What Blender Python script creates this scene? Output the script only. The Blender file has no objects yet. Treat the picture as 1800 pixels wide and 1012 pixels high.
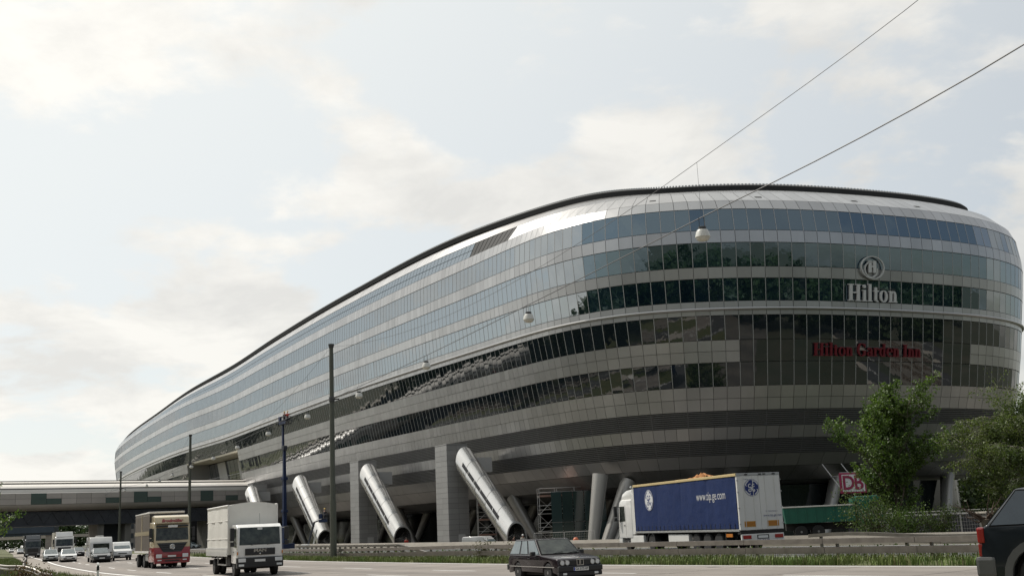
import bpy, bmesh, math, random
import numpy as np
from mathutils import Vector, Matrix
random.seed(7); rng = np.random.default_rng(7)
SC = bpy.context.scene
COL = SC.collection
R = math.radians

# ------------------------------------------------------------------ camera
CAM_H = 1.92
cam = bpy.data.objects.new('camera', bpy.data.cameras.new('camera'))
COL.objects.link(cam)
cam.data.sensor_width = 36.0
cam.data.lens = 39.8
cam.data.clip_start = 0.1
cam.data.clip_end = 9000
_p, _r = R(11.782), R(2.5766)
cf = Vector((0, math.cos(_p), math.sin(_p))); u0 = Vector((0, -math.sin(_p), math.cos(_p))); r0 = Vector((1, 0, 0))
cr = math.cos(_r) * r0 - math.sin(_r) * u0
cu = math.sin(_r) * r0 + math.cos(_r) * u0
M = Matrix((cr, cu, -cf)).transposed().to_4x4()
M.translation = (0, 0, CAM_H)
cam.matrix_world = M
SC.camera = cam

# ------------------------------------------------------------------ sky, sun, exposure
SEED = 33.1
SUN_EL, SUN_AZ = 52.0, -50.0          # azimuth measured from +Y towards +X
w = bpy.data.worlds.new('World'); SC.world = w; w.use_nodes = True
nt = w.node_tree; nt.nodes.clear()
def nn(t, **k):
    n = nt.nodes.new(t)
    for a, b in k.items(): setattr(n, a, b)
    return n
out = nn('ShaderNodeOutputWorld'); bg = nn('ShaderNodeBackground')
sky = nn('ShaderNodeTexSky', sky_type='NISHITA', sun_disc=False)
sky.sun_elevation = R(SUN_EL); sky.sun_rotation = R(SUN_AZ)
sky.dust_density = 1.0; sky.air_density = 1.0; sky.ozone_density = 1.0
tc = nn('ShaderNodeTexCoord'); sep = nn('ShaderNodeSeparateXYZ')
nt.links.new(tc.outputs['Generated'], sep.inputs[0])
def mth(op, a, b=None, clamp=False):
    n = nn('ShaderNodeMath', operation=op, use_clamp=clamp)
    for i, v in enumerate((a, b)):
        if v is None: continue
        if isinstance(v, (int, float)): n.inputs[i].default_value = v
        else: nt.links.new(v, n.inputs[i])
    return n.outputs[0]
zc = mth('ADD', mth('MAXIMUM', sep.outputs['Z'], 0.0), 0.26)
cx = mth('DIVIDE', sep.outputs['X'], zc); cy = mth('DIVIDE', sep.outputs['Y'], zc)
comb = nn('ShaderNodeCombineXYZ'); nt.links.new(cx, comb.inputs[0]); nt.links.new(cy, comb.inputs[1]); comb.inputs[2].default_value = SEED
def wnoise(scale, detail, rough, dist=0.0):
    n = nn('ShaderNodeTexNoise'); n.inputs['Scale'].default_value = scale; n.inputs['Detail'].default_value = detail
    n.inputs['Roughness'].default_value = rough; n.inputs['Distortion'].default_value = dist
    nt.links.new(comb.outputs[0], n.inputs['Vector']); return n.outputs[0]
n1 = wnoise(3.0, 10, 0.55, 0.15); n2 = wnoise(1.05, 2, 0.5)
cov = mth('ADD', mth('MULTIPLY', n1, 0.70), mth('MULTIPLY', n2, 0.45))
ramp = nn('ShaderNodeValToRGB'); ramp.color_ramp.elements[0].position = 0.55; ramp.color_ramp.elements[1].position = 0.625
ramp.color_ramp.interpolation = 'EASE'
nt.links.new(cov, ramp.inputs[0])
# cloud colour: bright tops, slightly grey thick centres
n3 = wnoise(3.6, 9, 0.6, 0.3)
cr2 = nn('ShaderNodeValToRGB'); cr2.color_ramp.elements[0].position = 0.36; cr2.color_ramp.elements[1].position = 0.60
cr2.color_ramp.elements[0].color = (5.75, 5.65, 5.4, 1); cr2.color_ramp.elements[1].color = (7.25, 7.05, 6.6, 1)
nt.links.new(n3, cr2.inputs[0])
# thin summer haze veil over the blue
veil = nn('ShaderNodeMix', data_type='RGBA'); 
nt.links.new(sky.outputs[0], veil.inputs['A']); veil.inputs['B'].default_value = (6.25, 6.4, 6.2, 1)
mixc = nn('ShaderNodeMix', data_type='RGBA')
CLOUDF = ramp.outputs[0]
nt.links.new(veil.outputs['Result'], mixc.inputs['A']); nt.links.new(cr2.outputs[0], mixc.inputs['B'])
# sky and clouds brighten towards the sun
vm = nn('ShaderNodeVectorMath', operation='DOT_PRODUCT'); nrm = nn('ShaderNodeVectorMath', operation='NORMALIZE')
nt.links.new(tc.outputs['Generated'], nrm.inputs[0]); nt.links.new(nrm.outputs[0], vm.inputs[0])
vm.inputs[1].default_value = (math.sin(R(SUN_AZ)) * math.cos(R(SUN_EL)), math.cos(R(SUN_AZ)) * math.cos(R(SUN_EL)), math.sin(R(SUN_EL)))
glow = mth('MAXIMUM', mth('ADD', 0.82, mth('MULTIPLY', vm.outputs['Value'], 0.52)), 0.42)
nt.links.new(mth('MINIMUM', mth('MAXIMUM', mth('ADD', 0.45, mth('MULTIPLY', vm.outputs['Value'], 0.60)), 0.06), 0.9), veil.inputs['Factor'])
glow = mth('MULTIPLY', glow, mth('ADD', 1.0, mth('MULTIPLY', mth('POWER', mth('SUBTRACT', 1.0, mth('MAXIMUM', sep.outputs['Z'], 0.0)), 7.0), 0.07)))   # pale haze low in the sky
nt.links.new(mth('MULTIPLY', CLOUDF, mth('MAXIMUM', mth('ADD', 0.60, mth('MULTIPLY', vm.outputs['Value'], 0.40)), 0.35)), mixc.inputs['Factor'])
sc_ = nn('ShaderNodeVectorMath', operation='SCALE'); nt.links.new(mixc.outputs['Result'], sc_.inputs[0]); nt.links.new(glow, sc_.inputs['Scale'])
nt.links.new(sc_.outputs[0], bg.inputs[0])
bg.inputs['Strength'].default_value = 0.117
nt.links.new(bg.outputs[0], out.inputs[0])

sl = bpy.data.lights.new('sun', 'SUN'); sl.energy = 3.9; sl.angle = R(0.6); sl.color = (1.0, 0.95, 0.87)
so = bpy.data.objects.new('sun', sl); COL.objects.link(so)
sd = Vector((math.sin(R(SUN_AZ)) * math.cos(R(SUN_EL)), math.cos(R(SUN_AZ)) * math.cos(R(SUN_EL)), math.sin(R(SUN_EL))))
so.rotation_euler = sd.to_track_quat('Z', 'Y').to_euler()
so.location = (-40, 40, 120)
SC.view_settings.view_transform = 'Standard'; SC.view_settings.look = 'None'
SC.view_settings.exposure = 0.0; SC.view_settings.gamma = 1.0
SC.view_settings.use_curve_mapping = False
SC.cycles.max_bounces = 6; SC.cycles.glossy_bounces = 3; SC.cycles.diffuse_bounces = 3; SC.cycles.transmission_bounces = 4
SC.cycles.caustics_reflective = False; SC.cycles.caustics_refractive = False
SC.cycles.use_denoising = True

# ------------------------------------------------------------------ materials
MATS = {}
def mat(name, color, rough=0.6, metal=0.0, spec=0.5, var=0.0, nscale=1.0, stretch=None, bump=0.0, bscale=20.0, island=0.0, ior=None, coat=0.0,
        color2=None, emit=None, alpha=None, detail=4, trans=0.0):
    if name in MATS: return MATS[name]
    m = bpy.data.materials.new(name); m.use_nodes = True; MATS[name] = m
    t = m.node_tree; b = t.nodes['Principled BSDF']
    c = tuple(color) + (1,)
    b.inputs['Base Color'].default_value = c; b.inputs['Roughness'].default_value = rough; b.inputs['Metallic'].default_value = metal
    if ior: b.inputs['IOR'].default_value = ior
    b.inputs['Coat Weight'].default_value = coat; b.inputs['Coat Roughness'].default_value = 0.05
    if trans: b.inputs['Transmission Weight'].default_value = trans
    if emit: b.inputs['Emission Color'].default_value = tuple(emit) + (1,); b.inputs['Emission Strength'].default_value = 1.0
    vec = None
    if var or bump or color2:
        tcn = t.nodes.new('ShaderNodeTexCoord'); mp = t.nodes.new('ShaderNodeMapping')
        t.links.new(tcn.outputs['Object'], mp.inputs[0])
        if stretch: mp.inputs['Scale'].default_value = stretch
        vec = mp.outputs[0]
    last = None
    if var or color2:
        nz = t.nodes.new('ShaderNodeTexNoise'); nz.inputs['Scale'].default_value = nscale; nz.inputs['Detail'].default_value = detail; nz.inputs['Roughness'].default_value = 0.62
        t.links.new(vec, nz.inputs['Vector'])
        mr = t.nodes.new('ShaderNodeMapRange'); mr.inputs['From Min'].default_value = 0.3; mr.inputs['From Max'].default_value = 0.7
        t.links.new(nz.outputs[0], mr.inputs[0])
        mx = t.nodes.new('ShaderNodeMix'); mx.data_type = 'RGBA'
        if color2: a_, b_ = color, color2
        else: a_, b_ = [x * (1 - var) for x in color], [min(1, x * (1 + var)) for x in color]
        mx.inputs['A'].default_value = tuple(a_) + (1,); mx.inputs['B'].default_value = tuple(b_) + (1,)
        t.links.new(mr.outputs[0], mx.inputs['Factor']); last = mx.outputs['Result']
    if island:
        g = t.nodes.new('ShaderNodeNewGeometry'); mr2 = t.nodes.new('ShaderNodeMapRange')
        mr2.inputs['To Min'].default_value = 1 - island; mr2.inputs['To Max'].default_value = 1 + island
        oi = t.nodes.new('ShaderNodeObjectInfo'); ad = t.nodes.new('ShaderNodeMath'); ad.operation = 'ADD'
        fr = t.nodes.new('ShaderNodeMath'); fr.operation = 'FRACT'
        t.links.new(g.outputs['Random Per Island'], ad.inputs[0]); t.links.new(oi.outputs['Random'], ad.inputs[1]); t.links.new(ad.outputs[0], fr.inputs[0])
        t.links.new(fr.outputs[0], mr2.inputs[0])
        hv = t.nodes.new('ShaderNodeHueSaturation')
        if last: t.links.new(last, hv.inputs['Color'])
        else: hv.inputs['Color'].default_value = c
        t.links.new(mr2.outputs[0], hv.inputs['Value']); last = hv.outputs[0]
    if last: t.links.new(last, b.inputs['Base Color'])
    if bump:
        nb = t.nodes.new('ShaderNodeTexNoise'); nb.inputs['Scale'].default_value = bscale; nb.inputs['Detail'].default_value = 3
        t.links.new(vec, nb.inputs['Vector'])
        bp = t.nodes.new('ShaderNodeBump'); bp.inputs['Strength'].default_value = bump; bp.inputs['Distance'].default_value = 0.05
        t.links.new(nb.outputs[0], bp.inputs['Height']); t.links.new(bp.outputs[0], b.inputs['Normal'])
    return m

# ------------------------------------------------------------------ mesh builder
class MB:
    def __init__(self): self.v = []; self.f = []
    def add(self, vs, fs):
        o = len(self.v); self.v += [tuple(p) for p in vs]; self.f += [tuple(i + o for i in f) for f in fs]; return self
    def quad(self, a, b, c, d): return self.add([a, b, c, d], [(0, 1, 2, 3)])
    def box(self, x0, x1, y0, y1, z0, z1):
        return self.add([(x0,y0,z0),(x1,y0,z0),(x1,y1,z0),(x0,y1,z0),(x0,y0,z1),(x1,y0,z1),(x1,y1,z1),(x0,y1,z1)],
                        [(0,3,2,1),(4,5,6,7),(0,1,5,4),(1,2,6,5),(2,3,7,6),(3,0,4,7)])
    def hexa(self, b, t):      # 4 bottom + 4 top points
        return self.add(list(b) + list(t), [(0,3,2,1),(4,5,6,7),(0,1,5,4),(1,2,6,5),(2,3,7,6),(3,0,4,7)])
    def tube(self, p0, p1, r0, r1=None, n=8, cap=True):
        p0 = Vector(p0); p1 = Vector(p1); r1 = r0 if r1 is None else r1
        d = (p1 - p0); 
        if d.length < 1e-6: return self
        d.normalize(); a = d.orthogonal().normalized(); b = d.cross(a)
        vs = []
        for p, r in ((p0, r0), (p1, r1)):
            for i in range(n):
                t = 2 * math.pi * i / n; vs.append(p + (a * math.cos(t) + b * math.sin(t)) * r)
        fs = [(i, (i + 1) % n, n + (i + 1) % n, n + i) for i in range(n)]
        if cap: fs += [tuple(range(n - 1, -1, -1)), tuple(range(n, 2 * n))]
        return self.add(vs, fs)
    def path(self, pts, r, n=6):
        for a, b in zip(pts, pts[1:]): self.tube(a, b, r, n=n, cap=False)
        return self
    def lathe(self, prof, axis='z', n=16, c=(0, 0, 0)):   # prof: (r, h)
        vs = []; m = len(prof)
        for r, h in prof:
            for i in range(n):
                t = 2 * math.pi * i / n; x, y = r * math.cos(t), r * math.sin(t)
                p = {'z': (x, y, h), 'y': (x, h, y), 'x': (h, x, y)}[axis]
                vs.append((p[0] + c[0], p[1] + c[1], p[2] + c[2]))
        fs = []
        for k in range(m - 1):
            for i in range(n):
                q = (k * n + i, k * n + (i + 1) % n, (k + 1) * n + (i + 1) % n, (k + 1) * n + i)
                fs.append(q)
        if prof[0][0] > 1e-6: fs.append(tuple(range(n)))
        if prof[-1][0] > 1e-6: fs.append(tuple(range((m - 1) * n, m * n)))
        return self.add(vs, fs)
    def prism(self, poly, y0, y1, axis='y'):   # poly in (x,z) extruded along y (or (y,z) along x, (x,y) along z)
        n = len(poly)
        def P(a, b, h): return {'y': (a, h, b), 'x': (h, a, b), 'z': (a, b, h)}[axis]
        vs = [P(a, b, y0) for a, b in poly] + [P(a, b, y1) for a, b in poly]
        fs = [(i, (i + 1) % n, n + (i + 1) % n, n + i) for i in range(n)] + [tuple(range(n - 1, -1, -1)), tuple(range(n, 2 * n))]
        return self.add(vs, fs)
    def mesh(self, name, m=None, smooth=None, bevel=0.0, bseg=2, fix=True):
        me = bpy.data.meshes.new(name)
        me.from_pydata(self.v, [], self.f); 
        if fix or bevel:
            bm = bmesh.new(); bm.from_mesh(me)
            if bevel:
                bmesh.ops.remove_doubles(bm, verts=bm.verts, dist=1e-5)
            bmesh.ops.recalc_face_normals(bm, faces=bm.faces)
            if bevel:
                es = [e for e in bm.edges if len(e.link_faces) == 2 and e.calc_face_angle(0) > R(25)]
                bmesh.ops.bevel(bm, geom=es, offset=bevel, segments=bseg, affect='EDGES', profile=0.6, clamp_overlap=True)
            bm.to_mesh(me); bm.free()
        if m: me.materials.append(m)
        if smooth is not None:
            me.polygons.foreach_set('use_smooth', [True] * len(me.polygons)); me.set_sharp_from_angle(angle=R(smooth))
        me.update(); return me
    def build(self, name, m=None, parent=None, **k):
        return link(name, self.mesh(name, m, **k), parent)

def link(name, me, parent=None, loc=None):
    o = bpy.data.objects.new(name, me); COL.objects.link(o)
    if parent is not None: o.parent = parent
    if loc is not None: o.location = loc
    return o
def tag(o, label=None, cat=None, group=None, kind=None):
    if label: o['label'] = label
    if cat: o['category'] = cat
    if group: o['group'] = group
    if kind: o['kind'] = kind
    return o
def thing(name, label, cat, loc=(0, 0, 0), rz=0.0, group=None):
    o = bpy.data.objects.new(name, None); COL.objects.link(o); o.location = loc; o.rotation_euler = (0, 0, rz)
    o.empty_display_size = 0.3
    return tag(o, label, cat, group)
def copy_tree(o, parent=None):
    c = o.copy(); COL.objects.link(c)
    if parent is not None: c.parent = parent
    for ch in [x for x in KIDS.get(o.name, [])]: copy_tree(ch, c)
    return c
KIDS = {}
def dup(root, loc, rz, label=None):
    KIDS.clear()
    for x in COL.objects:
        if x.parent is not None: KIDS.setdefault(x.parent.name, []).append(x)
    c = copy_tree(root); c.location = loc; c.rotation_euler = (0, 0, rz)
    if label: c['label'] = label
    return c
def text_mesh(s, size, m, depth=0.0, bold=0.0, sx=1.0, align='CENTER', shear=0.0):
    c = bpy.data.curves.new('text', 'FONT'); c.body = s; c.size = size; c.extrude = depth; c.offset = bold; c.align_x = align; c.align_y = 'CENTER'; c.shear = shear
    c.resolution_u = 3
    o = bpy.data.objects.new('text', c); me = bpy.data.meshes.new_from_object(o)
    bpy.data.objects.remove(o); bpy.data.curves.remove(c)
    if sx != 1.0:
        for v in me.vertices: v.co.x *= sx
    me.materials.clear(); me.materials.append(m); return me
def face_matrix(x_dir, up, loc):
    x = Vector(x_dir).normalized(); u = Vector(up).normalized(); n = x.cross(u).normalized(); u = n.cross(x)
    M = Matrix((x, u, n)).transposed().to_4x4(); M.translation = loc; return M
def put_text(name, s, size, m, parent, loc, x_dir, up=(0, 0, 1), **k):
    o = link(name, text_mesh(s, size, m, **k), parent); o.matrix_local = face_matrix(x_dir, up, loc); return o

# ------------------------------------------------------------------ plan curves
def catmull(P, step, closed=False, smooth=0, wf=None):
    P = np.asarray(P, float); n = len(P)
    idx = lambda i: P[i % n] if closed else P[min(max(i, 0), n - 1)]
    pts = []
    for i in range(n if closed else n - 1):
        a, b, c, d = idx(i - 1), idx(i), idx(i + 1), idx(i + 2)
        if not closed:
            if i == 0: a = 2 * b - c
            if i == n - 2: d = 2 * c - b
        def dt(u, v): return max(np.linalg.norm((v - u)[:2]) ** 0.5, 1e-4)
        t0 = 0; t1 = t0 + dt(a, b); t2 = t1 + dt(b, c); t3 = t2 + dt(c, d)
        for t in np.linspace(t1, t2, 60, endpoint=False):
            A1 = (t1 - t) / (t1 - t0) * a + (t - t0) / (t1 - t0) * b; A2 = (t2 - t) / (t2 - t1) * b + (t - t1) / (t2 - t1) * c; A3 = (t3 - t) / (t3 - t2) * c + (t - t2) / (t3 - t2) * d
            B1 = (t2 - t) / (t2 - t0) * A1 + (t - t0) / (t2 - t0) * A2; B2 = (t3 - t) / (t3 - t1) * A2 + (t - t1) / (t3 - t1) * A3
            pts.append((t2 - t) / (t2 - t1) * B1 + (t - t1) / (t2 - t1) * B2)
    pts.append(P[0] if closed else P[-1])
    pts = np.array(pts)
    seg = np.linalg.norm(np.diff(pts[:, :2], axis=0), axis=1)
    if wf: seg = seg * np.array([wf(p) for p in pts[:-1]])
    L = np.concatenate([[0], np.cumsum(seg)])
    m = int(round(L[-1] / step)); s = np.linspace(0, L[-1], m + 1)
    Q = np.stack([np.interp(s, L, pts[:, k]) for k in range(pts.shape[1])], 1)
    if closed: Q = Q[:-1]
    for _ in range(smooth):
        if closed: Q = (np.roll(Q, 1, 0) + 2 * Q + np.roll(Q, -1, 0)) / 4
        else: Q[1:-1] = (Q[:-2] + 2 * Q[1:-1] + Q[2:]) / 4
    return Q

# motorway: the edge line on the building side, far to near
EDGE = catmull([(-420,980),(-240,580),(-170,425),(-115,303),(-72,206),(-47,151),(-34.2,122.3),(-25.4,103.5),(-17.57,87.26),(-12.3,77.2),(-7.2,68.6),(-1.9,59.6),(3.2,51.6),(7.3,45.6),(10.6,41.2),(14.6,35.8),(21,26.8),(31,12.5),(45,-8),(70,-44),(130,-128)], 2.0, smooth=12)
ED = np.gradient(EDGE, axis=0); ED /= np.linalg.norm(ED, axis=1)[:, None]       # towards near
EN = np.stack([ED[:, 1], -ED[:, 0]], 1)                                          # towards the camera side
EL = np.concatenate([[0], np.cumsum(np.linalg.norm(np.diff(EDGE, axis=0), axis=1))])
def bank(i, d):
    y = EDGE[i, 1]; wgt = min(max((52 - y) / 26, 0), 1); wgt = wgt * wgt * (3 - 2 * wgt)
    return wgt * 0.052 * max(0.0, min(d, 17) - 8)
def epos(l, d, z=0.0, banked=True):
    """point at length l along the edge line, d metres towards the camera side"""
    x = np.interp(l, EL, EDGE[:, 0]); y = np.interp(l, EL, EDGE[:, 1]); nx = np.interp(l, EL, EN[:, 0]); ny = np.interp(l, EL, EN[:, 1])
    i = int(np.argmin(np.abs(EL - l)))
    return Vector((x + nx * d, y + ny * d, z + (bank(i, d) if banked else 0)))
def edir(l):
    return Vector((np.interp(l, EL, ED[:, 0]), np.interp(l, EL, ED[:, 1]), 0)).normalized()
def lat(x, y):
    """(l, d) of a ground point"""
    k = int(np.argmin((EDGE[:, 0] - x) ** 2 + (EDGE[:, 1] - y) ** 2))
    v = np.array([x, y]) - EDGE[k]; return EL[k] + v @ ED[k], v @ EN[k]
LMAX = EL[-1]
def ribbon(d0, d1, z, l0=0, l1=None, step=4.0, nd=1, zf=None):
    l1 = LMAX if l1 is None else l1
    ls = np.linspace(l0, l1, max(2, int((l1 - l0) / step) + 1)); ds = np.linspace(d0, d1, nd + 1)
    mb = MB(); vs = [epos(l, d, z if zf is None else zf(l, d)) for l in ls for d in ds]; k = nd + 1
    return mb.add(vs, [(i * k + j, i * k + j + 1, (i + 1) * k + j + 1, (i + 1) * k + j) for i in range(len(ls) - 1) for j in range(nd)])

# ------------------------------------------------------------------ ground and roads
m_earth = mat('earth', (0.030, 0.042, 0.018), 0.95, color2=(0.075, 0.070, 0.045), nscale=0.05, bump=0.4, bscale=2)
m_turf = mat('turf', (0.055, 0.075, 0.022), 0.95, color2=(0.115, 0.11, 0.045), nscale=0.5, bump=0.5, bscale=6)
m_conc_road = mat('road_concrete', (0.175, 0.155, 0.137), 0.85, color2=(0.235, 0.208, 0.185), nscale=0.35, bump=0.12, bscale=40, detail=8)
m_yard = mat('site_yard', (0.06, 0.058, 0.055), 0.9, color2=(0.15, 0.135, 0.115), nscale=0.12, detail=8)
m_asph = mat('asphalt', (0.055, 0.055, 0.055), 0.9, var=0.25, nscale=0.6)
m_shoulder = mat('shoulder', (0.21, 0.185, 0.16), 0.9, color2=(0.29, 0.26, 0.22), nscale=0.6, detail=8)
m_white = mat('road_paint', (0.78, 0.77, 0.74), 0.6, var=0.10, nscale=3)
m_conc = mat('concrete', (0.33, 0.30, 0.26), 0.85, color2=(0.42, 0.385, 0.33), nscale=0.5, stretch=(1, 1, 3), bump=0.15, bscale=15, detail=8)

g = MB(); S = 6000
g.quad((-S, -S, -1.15), (S, -S, -1.15), (S, S, -1.15), (-S, S, -1.15))
tag(g.build('ground', m_earth), kind='structure')
emb = MB()
prof = [(-23.5, -1.3), (-21.0, -0.25), (-19.6, -0.04), (-6.0, -0.05), (-5.2, 0.06), (-1.6, 0.10), (-0.9, -0.03), (0.0, -0.04), (4, -0.08), (8, -0.08), (11, -0.08), (14.6, -0.06), (17.2, -0.04), (18.6, 0.12), (23, 0.25), (40, 0.35), (70, 0.3), (100, -1.3)]
ls = np.linspace(0, LMAX, 260)
vs = [epos(l, d, z) for l in ls for d, z in prof]; k = len(prof)
emb.add(vs, [(i * k + j, i * k + j + 1, (i + 1) * k + j + 1, (i + 1) * k + j) for i in range(len(ls) - 1) for j in range(k - 1)])
tag(ribbon(-62, -21.5, -1.12, nd=2, l0=500).build('site_yard', m_yard), kind='structure')
tag(emb.build('verge', m_turf, smooth=60), kind='structure')
rb = ribbon(-0.55, 14.5, 0.0, nd=8, step=4.0); o = rb.build('motorway', m_conc_road, fix=False); tag(o, kind='structure')
uvl = o.data.uv_layers.new(name='lane'); nls = int(LMAX / 4.0) + 1; ls_ = np.linspace(0, LMAX, nls); ds_ = np.linspace(-.55, 14.5, 9)
for lp in o.data.loops:
    i, j = divmod(lp.vertex_index, 9); uvl.data[lp.index].uv = (ls_[i], ds_[j])
def wear(m):      # oil-dark lane centres and paler wheel tracks, smeared along the driving direction
    t = m.node_tree; b = t.nodes['Principled BSDF']; src = b.inputs['Base Color'].links[0].from_socket
    uv = t.nodes.new('ShaderNodeUVMap'); uv.uv_map = 'lane'; sp = t.nodes.new('ShaderNodeSeparateXYZ'); t.links.new(uv.outputs[0], sp.inputs[0])
    mp = t.nodes.new('ShaderNodeMapping'); mp.inputs['Scale'].default_value = (.035, 1.1, 1); t.links.new(uv.outputs[0], mp.inputs[0])
    nz = t.nodes.new('ShaderNodeTexNoise'); nz.inputs['Scale'].default_value = 1.0; nz.inputs['Detail'].default_value = 6; t.links.new(mp.outputs[0], nz.inputs['Vector'])
    wv = t.nodes.new('ShaderNodeMath'); wv.operation = 'MULTIPLY_ADD'; t.links.new(sp.outputs['Y'], wv.inputs[0]); wv.inputs[1].default_value = 2 * math.pi / 3.5; wv.inputs[2].default_value = -2 * math.pi * (6.5 / 3.5)
    cs = t.nodes.new('ShaderNodeMath'); cs.operation = 'COSINE'; t.links.new(wv.outputs[0], cs.inputs[0])
    a1 = t.nodes.new('ShaderNodeMath'); a1.operation = 'MULTIPLY_ADD'; t.links.new(cs.outputs[0], a1.inputs[0]); a1.inputs[1].default_value = -.12; a1.inputs[2].default_value = .72
    a2 = t.nodes.new('ShaderNodeMath'); a2.operation = 'MULTIPLY_ADD'; t.links.new(nz.outputs[0], a2.inputs[0]); a2.inputs[1].default_value = .56; t.links.new(a1.outputs[0], a2.inputs[2])
    hv = t.nodes.new('ShaderNodeHueSaturation'); t.links.new(src, hv.inputs['Color']); t.links.new(a2.outputs[0], hv.inputs['Value']); t.links.new(hv.outputs[0], b.inputs['Base Color'])
wear(m_conc_road)
tag(ribbon(14.5, 17.0, 0.004, nd=1).build('hard_shoulder', m_shoulder), kind='structure')
tag(ribbon(-18.6, -6.4, 0.0, nd=2).build('opposite_carriageway', m_asph), kind='structure')
tag(ribbon(21.8, 25.5, 0.30, nd=1, l0=200).build('path', m_conc), kind='structure')
# beyond the near verge: access road and railway that the facade mirrors
m_ballast = mat('ballast', (0.13, 0.115, 0.10), 0.95, color2=(0.22, 0.20, 0.17), nscale=1.5)
tag(ribbon(38.0, 45.0, 0.42, nd=1, l0=250).build('access_road', m_asph), kind='structure')
tag(ribbon(41.4, 41.55, 0.43, nd=1, l0=250).build('edge_line', m_white), kind='structure')
tag(ribbon(37.2, 38.0, 0.45, nd=1, l0=250).build('kerb_strip', m_conc), kind='structure')
tag(ribbon(49.0, 61.0, 0.50, nd=1, l0=250).build('ballast_bed', m_ballast), kind='structure')
# painted lines
lines = [(-0.10, 0.10), (13.9, 14.12), (-6.9, -6.75), (-18.1, -17.95)]
for a, b in lines: tag(ribbon(a, b, 0.006, step=3).build('edge_line', m_white), kind='structure')
lN = lat(14.6, 35.8)[0]
mk = MB()
for d, off in ((4.75, 0.0), (8.25, 0.7), (-12.4, 2)):
    l = 60.0
    L0 = lat(-2.69, 50.84)[0] if d == 4.75 else (lat(-11.21, 58.06)[0] if d == 8.25 else 300)
    l = L0 - 10.72 * int(L0 / 10.72)
    while l < LMAX - 5:
        for q in range(2):
            a0 = l - 3.9 + q * 1.95; a1 = a0 + 1.95
            if a0 > 0: mk.quad(epos(a0, d - .075, .007), epos(a1, d - .075, .007), epos(a1, d + .075, .007), epos(a0, d + .075, .007))
        l += 10.72
l = 100.0
while l < LMAX:
    mk.quad(epos(l, 11.62, .007), epos(l + 3.9, 11.62, .007), epos(l + 3.9, 11.78, .007), epos(l, 11.78, .007)); l += 10.72
tag(mk.build('lane_markings', m_white), kind='structure')
# slab joints of the concrete carriageway (dark sealed joints)
m_joint = mat('joint_sealant', (0.11, 0.10, 0.09), 0.9)
jt = MB(); l = 250.0
while l < LMAX - 2:
    jt.quad(epos(l, -0.4, .0035), epos(l + .05, -0.4, .0035), epos(l + .05, 14.4, .0035), epos(l, 14.4, .0035)) if False else None
    for q in range(6):
        a, b = -0.4 + q * 2.45, -0.4 + (q + 1) * 2.45
        jt.quad(epos(l, a, .004), epos(l + .045, a, .004), epos(l + .045, b, .004), epos(l, b, .004))
    l += 5.0
for d in (4.5, 8.0, 11.45):
    for l in np.arange(150, LMAX - 4, 4.0): jt.quad(epos(l, d, .0042), epos(l + 4, d, .0042), epos(l + 4, d + .05, .0042), epos(l, d + .05, .0042))
tag(jt.build('slab_joints', m_joint), kind='structure')
# parapet wall beyond the opposite carriageway, cast in sections
for i, l0 in enumerate(np.arange(lat(-60, 205)[0], lat(40, 40)[0], 12.0)):
    mb = MB(); n = 6; ls_ = np.linspace(l0 + .02, l0 + 11.98, n + 1)
    vs = []
    for l in ls_:
        for d, z in ((-19.0, -0.3), (-19.0, 0.12), (-19.08, 0.57), (-19.3, 0.57), (-19.35, -0.3)): vs.append(epos(l, d, z, False))
    k = 5
    mb.add(vs, [(a * k + j, a * k + (j + 1) % k, (a + 1) * k + (j + 1) % k, (a + 1) * k + j) for a in range(n) for j in range(k)] + [tuple(range(k)), tuple(range(n * k, n * k + k))])
    if i == 0: wall_root = tag(link('parapet_wall', None), 'low beige concrete wall running along the foot of the big building', 'wall')
    mb.build('wall_section', m_conc, wall_root)
# ------------------------------------------------------------------ the long curved office building
m_panel = mat('aluminium_panel', (0.46, 0.455, 0.45), 0.31, metal=0.78, island=0.08, var=0.09, nscale=0.2, stretch=(1, 1, .35), detail=8)
m_shell = mat('joint_dark', (0.10, 0.10, 0.10), 0.6)
m_glass = mat('facade_glass', (0.012, 0.018, 0.022), 0.012, ior=1.95, island=0.25, bump=0.06, bscale=0.7)
m_glassb = mat('facade_glass_blue', (0.010, 0.020, 0.028), 0.012, ior=4.3, island=0.25, bump=0.05, bscale=0.7)
m_glassn = mat('facade_glass_nose', (0.008, 0.020, 0.032), 0.012, ior=2.9, island=0.25, bump=0.10, bscale=0.55)
m_glassn.node_tree.nodes['Principled BSDF'].inputs['Specular Tint'].default_value = (.68, .87, 1.0, 1)
m_slat = mat('louvre_metal', (0.22, 0.22, 0.22), 0.45, metal=0.7)
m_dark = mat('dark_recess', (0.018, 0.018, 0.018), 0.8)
m_mull = mat('mullion_metal', (0.45, 0.45, 0.44), 0.4, metal=0.6)
m_rim = mat('roof_gutter', (0.035, 0.035, 0.036), 0.7)
for m_ in (m_glassb,): m_.node_tree.nodes['Principled BSDF'].inputs['Specular Tint'].default_value = (.88, .95, 1.0, 1)
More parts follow.
